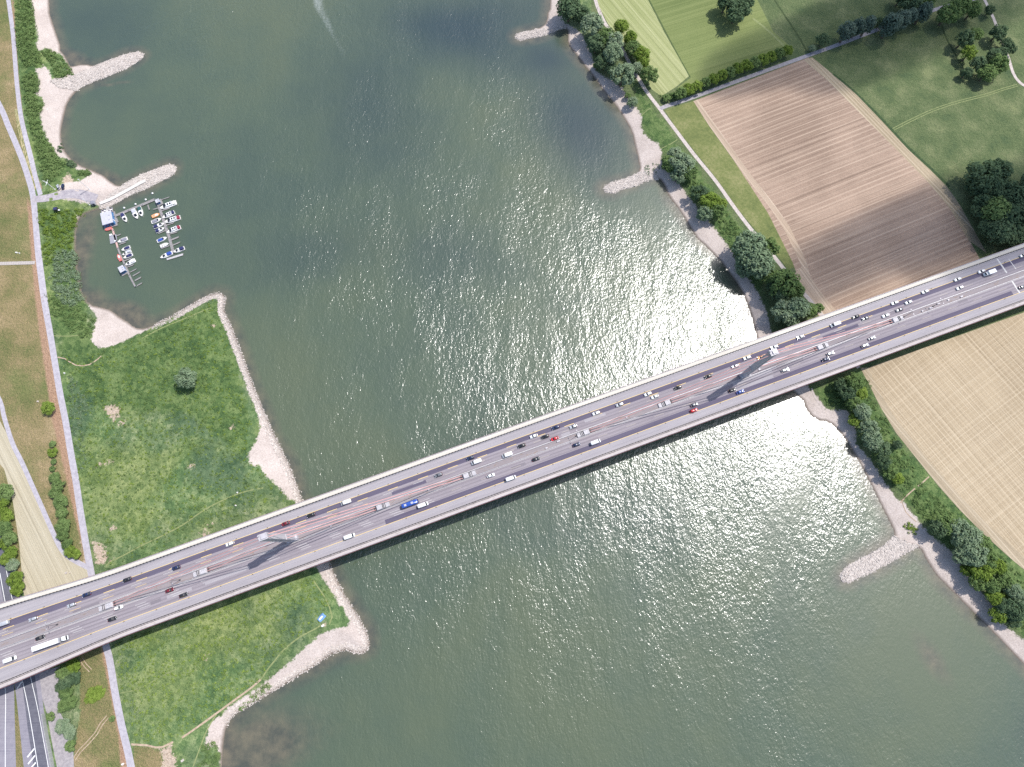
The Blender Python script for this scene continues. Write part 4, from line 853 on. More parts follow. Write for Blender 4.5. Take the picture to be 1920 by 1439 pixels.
mWoodP = plain('pink planks', (0.50, 0.33, 0.30), .85, var=.2, scale=2.5); mBlueW = plain('blue painted wall', (0.07, 0.20, 0.42), .6); mRoof = plain('pale flat roofing', (0.44, 0.435, 0.475), .8, var=.08, scale=.6)
def hull_ring(L, B, z, k=1.0, sx=0.0):
    top = []
    for i in range(9):
        t = i / 8; x = -L / 2 + L * t; w = B / 2 * (0.86 + .14 * math.sin(min(1, t / .5) * math.pi / 2)) if t < .5 else B / 2 * (1 - ((t - .5) / .5) ** 2.4)
        top.append((x * k + sx, max(w, .03) * (0.75 + .25 * k), z))
    return top + [(x, -y, zz) for x, y, zz in reversed(top)]
def boat(name, bow, stern, beam, style, label, hullm=mHull, cover=None, group='boats moored in the marina'):
    p, q = Zw(*bow), Zw(*stern); L = (p - q).length; c = (p + q) / 2; d = p - q
    t = empty(name, (c.x, c.y, 0.0), math.atan2(d.y, d.x)); B = beam
    mb = MB(); mb.loft([hull_ring(L, B, -.3, .86), hull_ring(L, B, .35, .96), hull_ring(L, B, .85, 1.0), hull_ring(L, B, .88, .985)], cap1=False); mb.build('hull', hullm, t, True)
    mb = MB(); r = hull_ring(L, B, .80, .97); mb.add(r, [tuple(range(len(r)))]); mb.build('deck', mDeckB if hullm is mHull else hullm, t)
    if style == 'cruiser':
        mb = MB(); mb.loft([super_ring(-.12 * L, .24 * L, B * .34, .80, p=5), super_ring(-.12 * L, .17 * L, B * .29, 1.45, p=5)]); mb.build('cabin', hullm, t)
        mb = MB(); mb.loft([super_ring(.02 * L, .26 * L, B * .30, 1.0, p=4), super_ring(.05 * L, .19 * L, B * .25, 1.46, p=4)]); mb.build('windscreen', mGlass, t)
        mb = MB(); mb.loft([super_ring(-.44 * L, -.10 * L, B * .40, .82, p=5), super_ring(-.42 * L, -.08 * L, B * .34, 1.7, p=5), super_ring(-.38 * L, -.1 * L, B * .26, 1.85, p=5)]); mb.build('canopy', cover or mDeckB, t)
        mb = MB(); [mb.tube((.24 * L, s_ * B * .33, .85), (.45 * L, s_ * B * .1, 1.35), .03, n=4) for s_ in (1, -1)]; mb.build('bow_rail', mSteel, t)
    elif style == 'yacht':
        mb = MB(); mb.loft([super_ring(-.30 * L, .26 * L, B * .37, .80, p=5), super_ring(-.28 * L, .20 * L, B * .32, 1.9, p=5)]); mb.build('cabin', hullm, t)
        mb = MB(); mb.loft([super_ring(.10 * L, .27 * L, B * .33, 1.1, p=4), super_ring(.08 * L, .215 * L, B * .29, 1.93, p=4)]); mb.build('windscreen', mGlass, t)
        for x in (-.16, -.02): 
            mb = MB(); mb.box((x * L, 0, 1.94), (.09 * L, B * .36, .08)); mb.build('skylight', mGlass, t)
        mb = MB(); mb.loft([super_ring(-.46 * L, -.30 * L, B * .38, .82, p=5), super_ring(-.44 * L, -.30 * L, B * .32, 1.75, p=5)]); mb.build('canopy', cover or mDeckB, t)
        mb = MB(); mb.box((-.27 * L, 0, 2.3), (.3, B * .7, .1)); mb.tube((-.27 * L, 0, 1.9), (-.27 * L, 0, 3.6), .06); mb.build('radar_mast', mSteel, t)
    elif style == 'covered':
        mb = MB(); mb.loft([super_ring(-.42 * L, .16 * L, B * .40, .84, p=4), super_ring(-.36 * L, .08 * L, B * .28, 1.35, p=4)]); mb.build('cover', cover, t)
        mb = MB(); mb.loft([super_ring(.12 * L, .2 * L, B * .3, .84, p=4), super_ring(.08 * L, .15 * L, B * .26, 1.3, p=4)]); mb.build('windscreen', mGlass, t)
    else:
        for x in (-.25, .02):
            mb = MB(); mb.box((x * L, 0, .86), (.09 * L, B * .72, .08)); mb.build('bench', mWood, t)
        mb = MB(); mb.box((-.5 * L - .1, 0, .8), (.35, .4, .7)); mb.build('outboard_motor', mTrim, t)
        if cover: mb = MB(); mb.loft([super_ring(-.1 * L, .3 * L, B * .3, .84, p=3), super_ring(-.05 * L, .24 * L, B * .2, 1.05, p=3)]); mb.build('cover', cover, t)
    return tag(t, label, 'boat', group)
boat('motorboat', (437,432), (368,308), 2.9, 'cruiser', 'white motorboat with dark cabin, nearest the clubhouse on the shore pontoon', cover=mNavy)
boat('motorboat', (592,386), (520,246), 3.4, 'cruiser', 'large white motorboat with grey aft cover and sharp bow on the shore pontoon', cover=mSilv)
boat('motorboat', (656,352), (612,216), 3.0, 'cruiser', 'white motorboat with dark green aft cover on the shore pontoon', cover=mTeal)
boat('motor_yacht', (902,238), (1146,150), 4.0, 'yacht', 'largest white motor yacht, topmost on the outer pontoon', cover=mDeckB)
boat('motor_yacht', (940,372), (1120,288), 3.4, 'yacht', 'grey and white motor yacht with blue stern canopy on the outer pontoon', cover=mNavy)
boat('motor_yacht', (966,436), (1204,362), 3.7, 'yacht', 'white motor yacht with red canopy beside the grey yacht', cover=mRedC)
boat('motor_yacht', (998,582), (1206,500), 3.6, 'yacht', 'white motor yacht with dark red stern canopy, below the finger pier', cover=mRedC)
boat('dinghy', (906,312), (794,358), 2.6, 'open', 'orange open boat left of the outer pontoon', hullm=mOrange, cover=mDeckB)
boat('motorboat', (930,380), (788,440), 2.9, 'covered', 'motorboat under pale grey cover, just below the orange boat', cover=mGreyC)
boat('motorboat', (974,444), (818,512), 2.9, 'cruiser', 'white motorboat with navy canopy, upper of a pair left of outer pontoon', cover=mNavy)
boat('motorboat', (972,510), (848,574), 2.7, 'cruiser', 'white motorboat with navy canopy, lower of a pair left of outer pontoon', cover=mNavy)
boat('motorboat', (1008,646), (868,708), 2.8, 'covered', 'white motorboat with bright blue cover, above the inflatable dinghy', cover=mBlueC)
boat('dinghy', (1032,732), (914,780), 2.6, 'open', 'plain whitish open dinghy left of the outer pontoon', cover=mDeckB)
boat('motorboat', (910,942), (1088,864), 3.1, 'cruiser', 'long white motorboat with bright blue canopy at the outer pontoon end', cover=mBlueC)
boat('motorboat', (1096,860), (1262,796), 3.0, 'cruiser', 'white motorboat with navy canopy, lowest on the right side of the outer pontoon', cover=mNavy)
boat('motorboat', (308,716), (452,660), 2.9, 'covered', 'white motorboat with dark grey cover, topmost along the narrow jetty', cover=mGreyC)
boat('motorboat', (362,832), (490,782), 2.7, 'covered', 'navy covered motorboat, second from top along the narrow jetty', cover=mNavy)
boat('motorboat', (374,900), (504,838), 2.6, 'cruiser', 'white motorboat with pale grey canopy along the narrow jetty', cover=mSilv)
boat('motorboat', (388,944), (524,886), 2.6, 'covered', 'white motorboat with navy cover, below the pale canopied one on the narrow jetty', cover=mNavy)
boat('motorboat', (416,1044), (562,968), 3.1, 'cruiser', 'all white motorboat, lowest along the narrow jetty', cover=mHull)
boat('rowing_boat', (124,546), (232,514), 2.3, 'open', 'pinkish red rowing boat just below the clubhouse', hullm=mRedH)
boat('rowing_boat', (308,886), (360,984), 2.2, 'open', 'small red and white boat left of the narrow jetty', hullm=mRedH, cover=mDeckB)
def pontoon(name, pts, w, label, m=mWood, first=0, m2=None, fingers=(), cat='pontoon', grp='pontoons of the marina', posts=True):
    line = [Zw(*p) for p in pts]; t = empty(name, (line[0].x, line[0].y, 0))
    o = line[0]; mb = MB()
    for q_, (a, b) in enumerate(zip(line[:-1], line[1:])):
        mb.k = 1 if q_ < first else 0
        d = b - a; c = (a + b) / 2 - o; n = max(1, int(d.length / 3))
        for i in range(n):
            cc = (a - o).lerp(b - o, (i + .5) / n); mb.box((cc.x, cc.y, .42), (d.length / n - .06, w, .36), math.atan2(d.y, d.x))
    mb.build('walkway', [m, m2 or m], t)
    for fa, fb, fw in fingers:
        a, b = Zw(*fa), Zw(*fb); d = b - a; c = (a + b) / 2 - o; mb = MB()
        mb.box((c.x, c.y, .38), (d.length, fw, .3), math.atan2(d.y, d.x)); e = b - o; mb.box((e.x, e.y, .62), (.35, fw * .7, .2)); mb.build('finger_pier', mWood, t)
    if posts:
        for a in line: 
            mb = MB(); e = a - o; nrm = Vector((.9, .4)); mb.tube((e.x + w * .62, e.y, -2), (e.x + w * .62, e.y, 2.2), .16, n=8); mb.build('mooring_pile', mSteel, t)
    return tag(t, label, cat, grp)
pontoon('pontoon', [(248,352), (450,268), (640,190), (830,110)], 1.9, 'grey straight pontoon running from clubhouse to the outer corner', fingers=[((288,370), (312,432), .8), ((735,185), (757,252), .8), ((340,320), (362,372), .6), ((930,112), (1040,75), .5)])
pontoon('pontoon', [(892,205), (935,330), (990,500), (1042,655), (1100,870)], 1.8, 'outer grey pontoon with yachts moored on both sides',
        fingers=[((900,226), (816,250), .7), ((915,272), (1046,232), .8), ((965,486), (1106,440), .7), ((992,548), (888,592), .7), ((1020,608), (1152,572), .7), ((1062,684), (1172,642), 1.1), ((1078,764), (1192,714), .8), ((1040,766), (930,804), .7), ((1106,918), (1240,880), .8)])
pontoon('pontoon', [(1004,960), (1120,925), (1236,888)], 1.4, 'short pale pontoon across the end of the outer pontoon', plain('pale planks', (0.42, 0.40, 0.40), .85), posts=False)
pontoon('jetty', [(214,490), (240,550), (258,615), (310,800), (345,890), (404,1026), (470,1180), (556,1345)], 1.1, 'narrow jetty with a pinkish upper end leading down from the clubhouse', mWood, 3, mWoodP,
        fingers=[((286,628), (348,604), .7), ((330,748), (424,716), .7), ((390,985), (504,942), .7), ((440,1072), (534,1036), .6), ((482,1142), (574,1096), .6), ((522,1196), (624,1138), .7), ((552,1262), (638,1214), .9), ((582,1332), (652,1296), .7)], cat='jetty')
def floating_house(name, quad, label, wall_h, z0=.5, terrace=None):
    A, B_, C_, D_ = [Zw(*p, z=z0 + wall_h) for p in quad]   # roof corners: far left, far right, near right, near left
    c = (A + B_ + C_ + D_) / 4; e = ((B_ - A) + (C_ - D_)) / 2; f = ((A - D_) + (B_ - C_)) / 2; w, l = e.length, f.length; rz = math.atan2(e.y, e.x)
    t = empty(name, (c.x, c.y, 0), rz)
    mb = MB(); mb.box((0, 0, .2), (w + 1.6, l + 1.8, .7)); mb.build('float', mWood, t)
    mb = MB(); mb.box((0, 0, .55 + wall_h / 2 - .1), (w - .5, l - .5, wall_h - .2)); wl = mb.build('wall', mBlueW, t)
    mb = MB(); mb.box((0, 0, z0 + wall_h), (w, l, .22)); rf = mb.build('roof', mRoof, t)
    for x, y in ((w * .2, -l * .2), (w * .26, l * .15)): mb = MB(); mb.box((x, y, z0 + wall_h + .25), (.5, .5, .5)); mb.build('roof_vent', mSteel, rf)
    for x in (-.28, .0, .28): mb = MB(); mb.box((x * w, -l / 2 + .25, 1.9), (w * .17, .08, 1.0)); mb.build('window', mGlass, t)
    mb = MB(); mb.box((w / 2 - .25, -l * .2, 1.6), (.08, 1.0, 2.0)); mb.build('door', mHull, t)
    if terrace:
        mb = MB(); mb.box((0, l / 2 + 2.0, .72), (w, 3.6, .2)); tr = mb.build('terrace', plain('terrace boards', (0.20, 0.12, 0.12), .8), t)
        for i in range(5): mb = MB(); mb.box((-w * .4 + i * w * .2, l / 2 + 2.2 + (i % 2) * .7, 1.2), (1.1, .8, .75)); mb.build('table', mHull, tr)
        mb = MB()
        for sx in (-1, 1): mb.box((sx * w / 2, l / 2 + 2, 1.3), (.08, 3.6, 1.0))
        mb.box((0, l / 2 + 3.8, 1.3), (w, .08, 1.0)); mb.build('railing', mSteel, tr)
    return tag(t, label, 'floating house')
floating_house('clubhouse', [(44,312), (194,268), (262,425), (108,472)], 'floating clubhouse with pale flat roof, blue walls and a shaded terrace', 3.2, terrace=True)
floating_house('boathouse', [(304,1078), (370,1044), (426,1108), (350,1150)], 'small floating boathouse with white roof left of the narrow jetty', 2.6)
t = floating_house('harbour_hut', [(835,118), (890,92), (906,140), (856,162)], 'little blue and white hut at the pontoon corner', 2.2)
a = Zw(245, 672); mb = MB(); mb.box((0, 0, .35), (4.6, 6.2, .5)); t = empty('raft', (a.x, a.y, 0), .3); mb.build('float', plain('raft boards', (0.27, 0.27, 0.30), .8), t)
mb = MB(); mb.box((-1, 3.4, .8), (1.6, 1.2, .7)); mb.box((1.2, -2, .75), (.9, .9, .5)); mb.build('crate', mHull, t); tag(t, 'grey floating raft left of the narrow jetty', 'raft')
for x, y, lab in ((400, 228, 'white mooring buoy nearest the clubhouse, above the pontoon'), (560, 175, 'white mooring buoy midway along the shore pontoon'), (705, 110, 'small white buoy near the blue hut'), (800, 22, 'white buoy farthest out towards the groyne')):
    a = Zw(x, y); mb = MB(); mb.loft([super_ring(-.45, .45, .45, .05, 10, 2), super_ring(-.75, .75, .75, .45, 10, 2), super_ring(-.45, .45, .45, .9, 10, 2)]); mb.tube((0, 0, .9), (0, 0, 1.3), .1)
    tag(mb.build('buoy', mHull, None, True, (a.x, a.y, 0)), lab, 'buoy', 'mooring buoys')
# gangway to the clubhouse
a, b = Vector(P(199, 386, 3)), Vector(P(187, 392, 2)); 
mb = MB(); p, q = Vector(P(203, 388, 2.5)), Vector(P(200, 398, 1.0)); mb.loft([[(p.x - .9, p.y, 2.6), (p.x + .9, p.y, 2.6), (p.x + .9, p.y, 2.8), (p.x - .9, p.y, 2.8)], [(q.x - .9, q.y, 1.0), (q.x + .9, q.y, 1.0), (q.x + .9, q.y, 1.2), (q.x - .9, q.y, 1.2)]])
tag(mb.build('gangway', plain('pale gangway boards', (.5, .46, .42))), 'short pale gangway between the bank and the clubhouse', 'gangway')

# ------------------------------------------------------------------ trees, bushes and thickets
def leaf_material(name, lo, mid, hi):
    k = N(name); oi = k.n('ShaderNodeObjectInfo').outputs['Random']
    g = k.n('ShaderNodeNewGeometry').outputs['Position']
    f = k.math('ADD', k.math('MULTIPLY', k.noise(0.45, 3, .6, g), 0.55), k.math('ADD', k.math('MULTIPLY', k.noise(2.2, 2, .6, g), 0.35), k.math('MULTIPLY', oi, 0.10)))
    c = k.ramp(f, [(0.36, lo), (0.5, mid), (0.64, hi)])
    d = k.n('ShaderNodeBsdfDiffuse'); k.put(d.inputs[0], c)
    tr = k.n('ShaderNodeBsdfTranslucent'); k.put(tr.inputs[0], k.mix(0.5, c, (0.10, 0.16, 0.02)))
    mx = k.n('ShaderNodeMixShader'); mx.inputs[0].default_value = 0.22
    k.t.links.new(d.outputs[0], mx.inputs[1]); k.t.links.new(tr.outputs[0], mx.inputs[2]); k.t.links.new(mx.outputs[0], k.o.inputs[0])
    return k.m
LEAF = {'green': leaf_material('green foliage', (0.082, 0.132, 0.050), (0.142, 0.212, 0.074), (0.22, 0.30, 0.115)),
        'bright green': leaf_material('bright foliage', (0.095, 0.150, 0.030), (0.165, 0.240, 0.045), (0.25, 0.33, 0.075)),
        'dark green': leaf_material('dark foliage', (0.055, 0.092, 0.052), (0.092, 0.142, 0.076), (0.150, 0.205, 0.11)),
        'grey green': leaf_material('willow foliage', (0.12, 0.175, 0.102), (0.20, 0.27, 0.160), (0.30, 0.36, 0.235)),
        'blue green': leaf_material('poplar foliage', (0.055, 0.090, 0.070), (0.10, 0.145, 0.112), (0.165, 0.215, 0.165))}
mBark = plain('bark', (0.11, 0.085, 0.065), .95, var=.3, scale=3)
def leaves_on(mb, c, r, n, rg, size, up=.25, squash=1.0):
    for _ in range(n):
        while True:
            d = Vector((rg.uniform(-1, 1), rg.uniform(-1, 1), rg.uniform(-.75, 1)))
            if .2 < d.length < 1: break
        d.normalize(); p = Vector(c) + Vector((d.x * r, d.y * r, d.z * r * squash)) * rg.uniform(.72, 1.08)
        nrm = (d + Vector((rg.gauss(0, .28), rg.gauss(0, .28), rg.gauss(up + .2, .28)))).normalized()
        a = nrm.orthogonal().normalized(); a = (a * math.cos(t := rg.uniform(0, 6.3)) + nrm.cross(a) * math.sin(t)); b = nrm.cross(a); s_ = size * rg.uniform(.6, 1.3)
        mb.add([p - a * s_, p + b * s_ * .6, p + a * s_ + nrm * s_ * .2, p - b * s_ * .6], [(0, 1, 2, 3)])
def crown(shape, seed):
    rg = random.Random(seed); mb = MB()
    if shape == 'round': nb, rx, rz = 34, 1.0, .82
    elif shape == 'loose': nb, rx, rz = 26, 1.0, .78
    else: nb, rx, rz = 26, .42, 1.0
    lop = [rg.uniform(.82, 1.12) for _ in range(8)]
    for i in range(nb):
        z = -0.45 + 1.4 * (i + .5) / nb; z = min(z, .98); a = i * 2.4 + rg.uniform(-.5, .5); q = math.sqrt(max(0, 1 - z * z))
        k = lop[int(a / 6.283 * 8) % 8] * rg.uniform(.58, .80); br = rg.uniform(.22, .36) if shape != 'poplar' else rg.uniform(.17, .25)
        if shape == 'loose': br *= rg.uniform(.75, 1.05)
        leaves_on(mb, (q * math.cos(a) * k * rx, q * math.sin(a) * k * rx, z * .72 * rz), br, 84, rg, .078 if shape != 'poplar' else .06)
    for _ in range(10 if shape != 'poplar' else 6):
        t = rg.uniform(0, 6.3); leaves_on(mb, (.35 * rx * math.cos(t), .35 * rx * math.sin(t), rg.uniform(-.25, .35) * rz), .32 if shape != 'poplar' else .2, 40, rg, .085)
    return mb.mesh('crown', [None])
CROWNS = {s_: [crown(s_, 10 * j + len(s_)) for j in range(n)] for s_, n in (('round', 5), ('loose', 4), ('poplar', 2))}
def trunk_mesh(seed):
    rg = random.Random(seed); mb = MB(); mb.tube((0, 0, -.06), (.01, 0, .5), .05, .035, 8)
    for i in range(4):
        a = i * 1.6 + rg.uniform(-.3, .3); mb.tube((.01, 0, .36 + .04 * i), (.22 * math.cos(a), .22 * math.sin(a), .66 + .05 * i), .022, .008, 5)
    return mb.mesh('trunk', mBark)
TRUNKS = [trunk_mesh(s_) for s_ in (1, 2, 3)]
trg = random.Random(77)
def tree(px, py, rpx, tone, shape=None, name='tree', hk=None):
    shape = shape or trg.choice(('round', 'round', 'loose'))
    x0, y0 = P(px, py, 8); x1, _ = P(px + 1, py, 8); r = rpx * (x1 - x0)
    h = r * (hk or (2.1 if shape != 'poplar' else 3.6)) * trg.uniform(.92, 1.08); rz = h * .44 if shape != 'poplar' else h * .5
    x, y = P(px, py, 4 + h - rz); z = TZ(x, y)
    t = empty(name, (x, y, z), trg.uniform(0, 6.28))
    link('trunk', trg.choice(TRUNKS), t, scale=(h, h, h * .9))
    sx = r * trg.uniform(1.0, 1.14); c = link('crown', trg.choice(CROWNS[shape]), t, loc=(0, 0, h - rz * .92), scale=(sx / (.42 if shape == 'poplar' else 1), sx * trg.uniform(.9, 1.05) / (.42 if shape == 'poplar' else 1), rz * 1.1))
    paint(c, LEAF[tone]); return t
def grove(items, place, order='down', cat='tree', group=None, name='tree', hk=None):
    """items: (px, py, radius px, tone[, shape]); labels count along the place"""
    key = (lambda q: q[1]) if order == 'down' else (lambda q: q[0])
    for tone in sorted({q[3] for q in items}):
        sel = sorted([q for q in items if q[3] == tone], key=key)
        for i, q in enumerate(sel):
            t = tree(q[0], q[1], q[2], tone, q[4] if len(q) > 4 else None, name, hk)
            lab = f'{tone} {cat} {place}' if len(sel) == 1 else (f'{ORD[i]} {tone} {cat} from ' + ('top' if order == 'down' else 'left') + f' {place}')
            tag(t, lab, cat, group or f'{cat}s {place}')
G, B_G, D, W_, BG = 'green', 'bright green', 'dark green', 'grey green', 'blue green'
grove([(1068,12,24,D),(1088,24,16,D),(1112,46,21,W_),(1118,80,16,D),(1138,70,17,G),(1152,78,17,W_),(1165,52,15,B_G),(1181,72,14,B_G),(1148,100,21,W_),(1188,92,14,G),(1203,104,15,B_G),(1206,120,12,B_G),(1130,112,15,D),(1168,138,23,W_),(1194,128,11,W_),(1218,142,17,G),(1148,128,13,D)], 'of the grove behind the uppermost right groyne')
grove([(1186,188,10,W_),(1178,176,6,G),(1117,118,5,G)], 'on the beach edge by the path fork', cat='bush', name='bush')
grove([(1266,288,15,W_),(1278,306,22,W_),(1258,305,16,G),(1296,322,14,G),(1272,326,15,W_),(1312,360,16,D),(1330,378,17,B_G),(1322,398,15,W_),(1345,396,15,G),(1352,382,10,B_G)], 'between the middle right groyne and the path')
grove([(1408,466,34,W_),(1424,496,28,W_),(1398,500,20,W_),(1440,466,20,G),(1440,515,18,G),(1452,532,16,D),(1470,530,28,G),(1462,550,18,D),(1490,545,17,G),(1472,584,23,W_),(1494,580,23,W_),(1484,600,15,W_),(1518,582,14,G),(1535,578,10,G)], 'just above the bridge on the right bank')
grove([(1575,722,13,D),(1600,718,16,G),(1590,738,14,D),(1612,738,13,B_G),(1600,755,14,G),(1618,772,19,W_),(1606,786,12,B_G),(1632,802,17,W_),(1638,822,19,W_),(1656,842,17,D),(1682,834,9,D),(1660,866,14,D),(1672,886,13,G),(1684,896,12,B_G)], 'on the right bank just below the bridge')
grove([(1760,990,17,D),(1776,984,19,G),(1796,992,22,W_),(1818,1006,20,W_),(1802,1014,18,W_),(1838,1022,18,G),(1828,1040,22,W_),(1806,1040,16,W_),(1848,1050,18,G),(1868,1062,16,B_G),(1842,1072,18,B_G),(1815,1070,11,B_G),(1836,1094,16,G),(1860,1098,18,G),(1882,1088,15,G),(1900,1108,16,W_),(1868,1120,15,B_G),(1886,1140,17,D),(1878,1156,14,B_G),(1906,1144,18,D),(1918,1128,15,W_),(1905,1166,13,D)], 'behind the lowest right groyne', order='right')
for i in range(14):
    a = i / 13; px, py = 1276 + a * 200, 176 - a * 80 - 3 * math.sin(a * 3)
    t = tree(px, py, 11.5, B_G if i % 3 else G, 'loose', hk=1.9); tag(t, f'{ORD[i]} tree from the left in the bright hedge row above the brown field', 'tree', 'hedge row above the brown field')
for i, (px, py, r) in enumerate(((1250, 184, 8), (1262, 180, 7))):
    tag(tree(px, py, r, G, 'loose', 'bush', 1.3), f'{("outer", "inner")[i]} low bush at the left tip of the hedge row', 'bush', 'low bushes at the hedge tip')
grove([(1523,92,7,W_),(1543,76,13,D),(1586,62,13,BG,'poplar'),(1607,54,11,BG,'poplar'),(1626,50,11,BG,'poplar'),(1650,44,10,D),(1668,50,14,BG,'poplar'),(1689,40,12,BG,'poplar'),(1706,34,11,BG,'poplar'),(1729,27,12,BG,'poplar')], 'along the upper farm track', order='right')
grove([(1382,22,23,D),(1362,4,18,D),(1398,8,16,D)], 'of the dark clump in the upper meadow', order='right')
grove([(1706,6,20,D),(1734,2,17,G),(1690,-4,14,D),(1776,28,20,G),(1800,14,18,G),(1824,20,18,G),(1855,20,10,D),(1808,74,17,D),(1828,66,13,G),(1816,101,14,B_G),(1834,120,15,D),(1812,137,10,D),(1850,138,15,G),(1872,122,17,G),(1862,104,13,D),(1872,62,16,D),(1886,82,11,D),(1878,100,12,D),(1894,92,10,D)], 'of the copse in the upper right corner', order='right')
grove([(1842,335,30,D),(1868,322,26,D),(1828,352,18,D),(1850,368,26,D),(1880,360,26,D),(1902,372,26,D),(1866,396,28,G),(1838,396,18,D),(1896,410,28,D),(1876,438,26,D),(1850,428,18,D),(1908,448,22,D),(1930,400,30,D),(1935,350,24,D)], 'of the big wood beside the bridge at right', order='right', hk=1.7)
t = tree(351, 709, 20, W_, 'round', hk=1.7); tag(t, 'lone grey green willow standing in the open peninsula meadow', 'tree')
t = tree(90, 765, 12.5, B_G, 'round', 'bush', 1.2); tag(t, 'round bright green bush beside the riverside lane', 'bush')
grove([(98,833,6,G),(98,849,9,B_G),(101,866,6,G),(98,879,6,G),(103,896,11,G),(109,911,13,G),(104,924,12,G),(113,942,13,G),(116,962,12,G),(119,985,13,G),(117,1004,10,G),(125,1020,10,G),(133,1035,11,B_G),(144,1040,9,B_G)], 'in the row beside the riverside lane', cat='bush', name='bush', hk=1.3)
grove([(8,924,16,G),(4,948,16,B_G),(14,968,13,B_G),(8,990,16,G),(18,1010,14,G),(6,1018,13,B_G),(22,1036,14,B_G),(24,1060,12,W_),(12,1048,13,B_G),(28,1085,14,B_G),(32,1104,13,B_G)], 'of the hedge left of the hay strip', cat='bush', name='bush', hk=1.25)
grove([(118,1262,14,G),(138,1250,13,B_G),(122,1280,15,D),(140,1270,12,D),(112,1290,9,D),(124,1300,13,G),(132,1318,12,G),(118,1324,11,G),(95,1344,8,G),(118,1362,13,W_),(130,1374,13,W_),(132,1398,11,G),(210,1348,6,G)], 'beside the gravel yard', cat='bush', name='bush', hk=1.15)
# bright herb patch below the bridge
def thicket(name, px, label, tone, n, rlo, rhi, leaves, hlo, hhi, size, seed, kind='stuff', z=4.0):
    """a mass of low growth no one could count: many small leaf clumps in one object"""
    w = world_poly(px, z); nr = np.random.RandomState(seed); rg = random.Random(seed)
    pts = nr.uniform(w.min(0), w.max(0), (n * 8, 2)); d = sdist(pts[:, 0], pts[:, 1], w); pts = pts[d > .4][:n]; zz = TZs(pts); mb = MB()
    for (x, y), gz in zip(pts, zz):
        r = rg.uniform(rlo, rhi); leaves_on(mb, (x, y, gz + rg.uniform(hlo, hhi)), r, leaves, rg, size, .5, .8)
    return tag(mb.build(name, LEAF[tone]), label, name.replace('_', ' '), kind=kind)
thicket('herb_patch', [(158,1310),(165,1292),(180,1285),(195,1286),(200,1296),(192,1310),(176,1319),(160,1321)], 'almond shaped patch of vivid green herbs in dry grass', B_G, 240, .5, .9, 26, .1, .3, .3, 3)
thicket('undergrowth', [(30,-20),(56,-20),(62,30),(66,60),(68,84),(78,112),(77,127),(42,130),(32,75),(29,30)], 'dense scrub along the beach at the top left', G, 240, 1.0, 2.3, 46, .3, 1.4, .38, 11)
thicket('undergrowth', [(40,133),(68,134),(74,150),(74,168),(66,180),(80,188),(83,200),(72,212),(80,245),(96,274),(106,292),(120,300),(108,328),(96,345),(80,345),(68,285),(56,240),(48,205),(42,165)], 'dense scrub between the lane and the upper left beach', G, 330, .9, 2.1, 46, .3, 1.2, .36, 12)
thicket('undergrowth', [(74,92),(88,88),(98,92),(112,100),(120,112),(128,122),(136,136),(120,142),(104,150),(97,135),(90,118)], 'scrub island on the beach beside the uppermost left groyne', G, 110, .9, 1.8, 44, .2, 1.0, .36, 13)
thicket('undergrowth', [(116,294),(126,292),(138,306),(136,314),(122,306)], 'small dark bush patch on the beach above the harbour', D, 26, .8, 1.6, 44, .2, .8, .36, 14)
thicket('undergrowth', [(142,314),(160,313),(168,322),(156,328),(143,325)], 'low green bush patch near the harbour beach', G, 30, .8, 1.5, 44, .2, .8, .36, 15)
thicket('undergrowth', [(104,262),(108,256),(112,276),(106,284),(102,278)], 'thin dark shrubs standing on the pale beach', D, 14, .6, 1.1, 36, .2, .6, .3, 16)
thicket('undergrowth', [(72,392),(100,396),(150,384),(155,398),(140,410),(132,440),(128,470),(105,480),(84,500),(76,460),(72,420)], 'lush green scrub below the harbour road', B_G, 210, .8, 1.7, 42, .1, .8, .34, 17)
thicket('undergrowth', [(100,470),(128,462),(140,470),(142,500),(146,530),(152,560),(130,575),(104,560),(88,520)], 'grey green willow scrub on the bay bank', W_, 200, .9, 1.8, 46, .2, .9, .36, 18)
thicket('undergrowth', [(84,545),(110,565),(150,572),(168,590),(178,602),(172,632),(150,640),(120,610),(95,590)], 'green scrub above the sandy bay', G, 130, .8, 1.7, 40, .1, .7, .34, 19)
thicket('undergrowth', [(1232,180),(1240,190),(1262,186),(1276,178),(1268,172),(1250,178)], 'dark hedge bottom at the path fork', G, 40, .7, 1.3, 36, .1, .6, .32, 20)
thicket('undergrowth', [(1290,345),(1310,372),(1340,410),(1352,440),(1375,465),(1400,450),(1375,410),(1350,385),(1325,350),(1300,330)], 'low green weeds under the trees by the right path', G, 140, .7, 1.4, 36, .0, .5, .32, 21)
thicket('undergrowth', [(1540,732),(1575,720),(1625,700),(1640,745),(1690,835),(1720,885),(1698,935),(1672,905),(1640,850),(1610,785),(1585,765),(1556,762)], 'green weeds along the right bank below the bridge', G, 330, .6, 1.3, 34, -.1, .4, .32, 22)
thicket('undergrowth', [(1722,900),(1755,930),(1790,965),(1800,985),(1760,1000),(1725,965),(1708,945)], 'dark nettle field by the lowest right groyne', G, 170, .6, 1.2, 34, -.1, .4, .3, 23)
thicket('undergrowth', [(1800,1040),(1830,1010),(1880,1045),(1935,1095),(1935,1190),(1905,1178),(1870,1140),(1830,1085)], 'undergrowth between the trees at the lower right', G, 240, .7, 1.4, 36, .0, .5, .32, 24)
thicket('undergrowth', [(1698,985),(1708,978),(1728,992),(1722,1004),(1704,1000)], 'small green thicket at the root of the lowest right groyne', B_G, 28, .6, 1.1, 34, 0, .4, .3, 25)
thicket('undergrowth', [(1208,306),(1222,300),(1238,304),(1240,318),(1225,326),(1210,322)], 'sparse herbs on the beach at the middle right groyne', W_, 26, .5, 1.0, 26, -.1, .2, .28, 26)
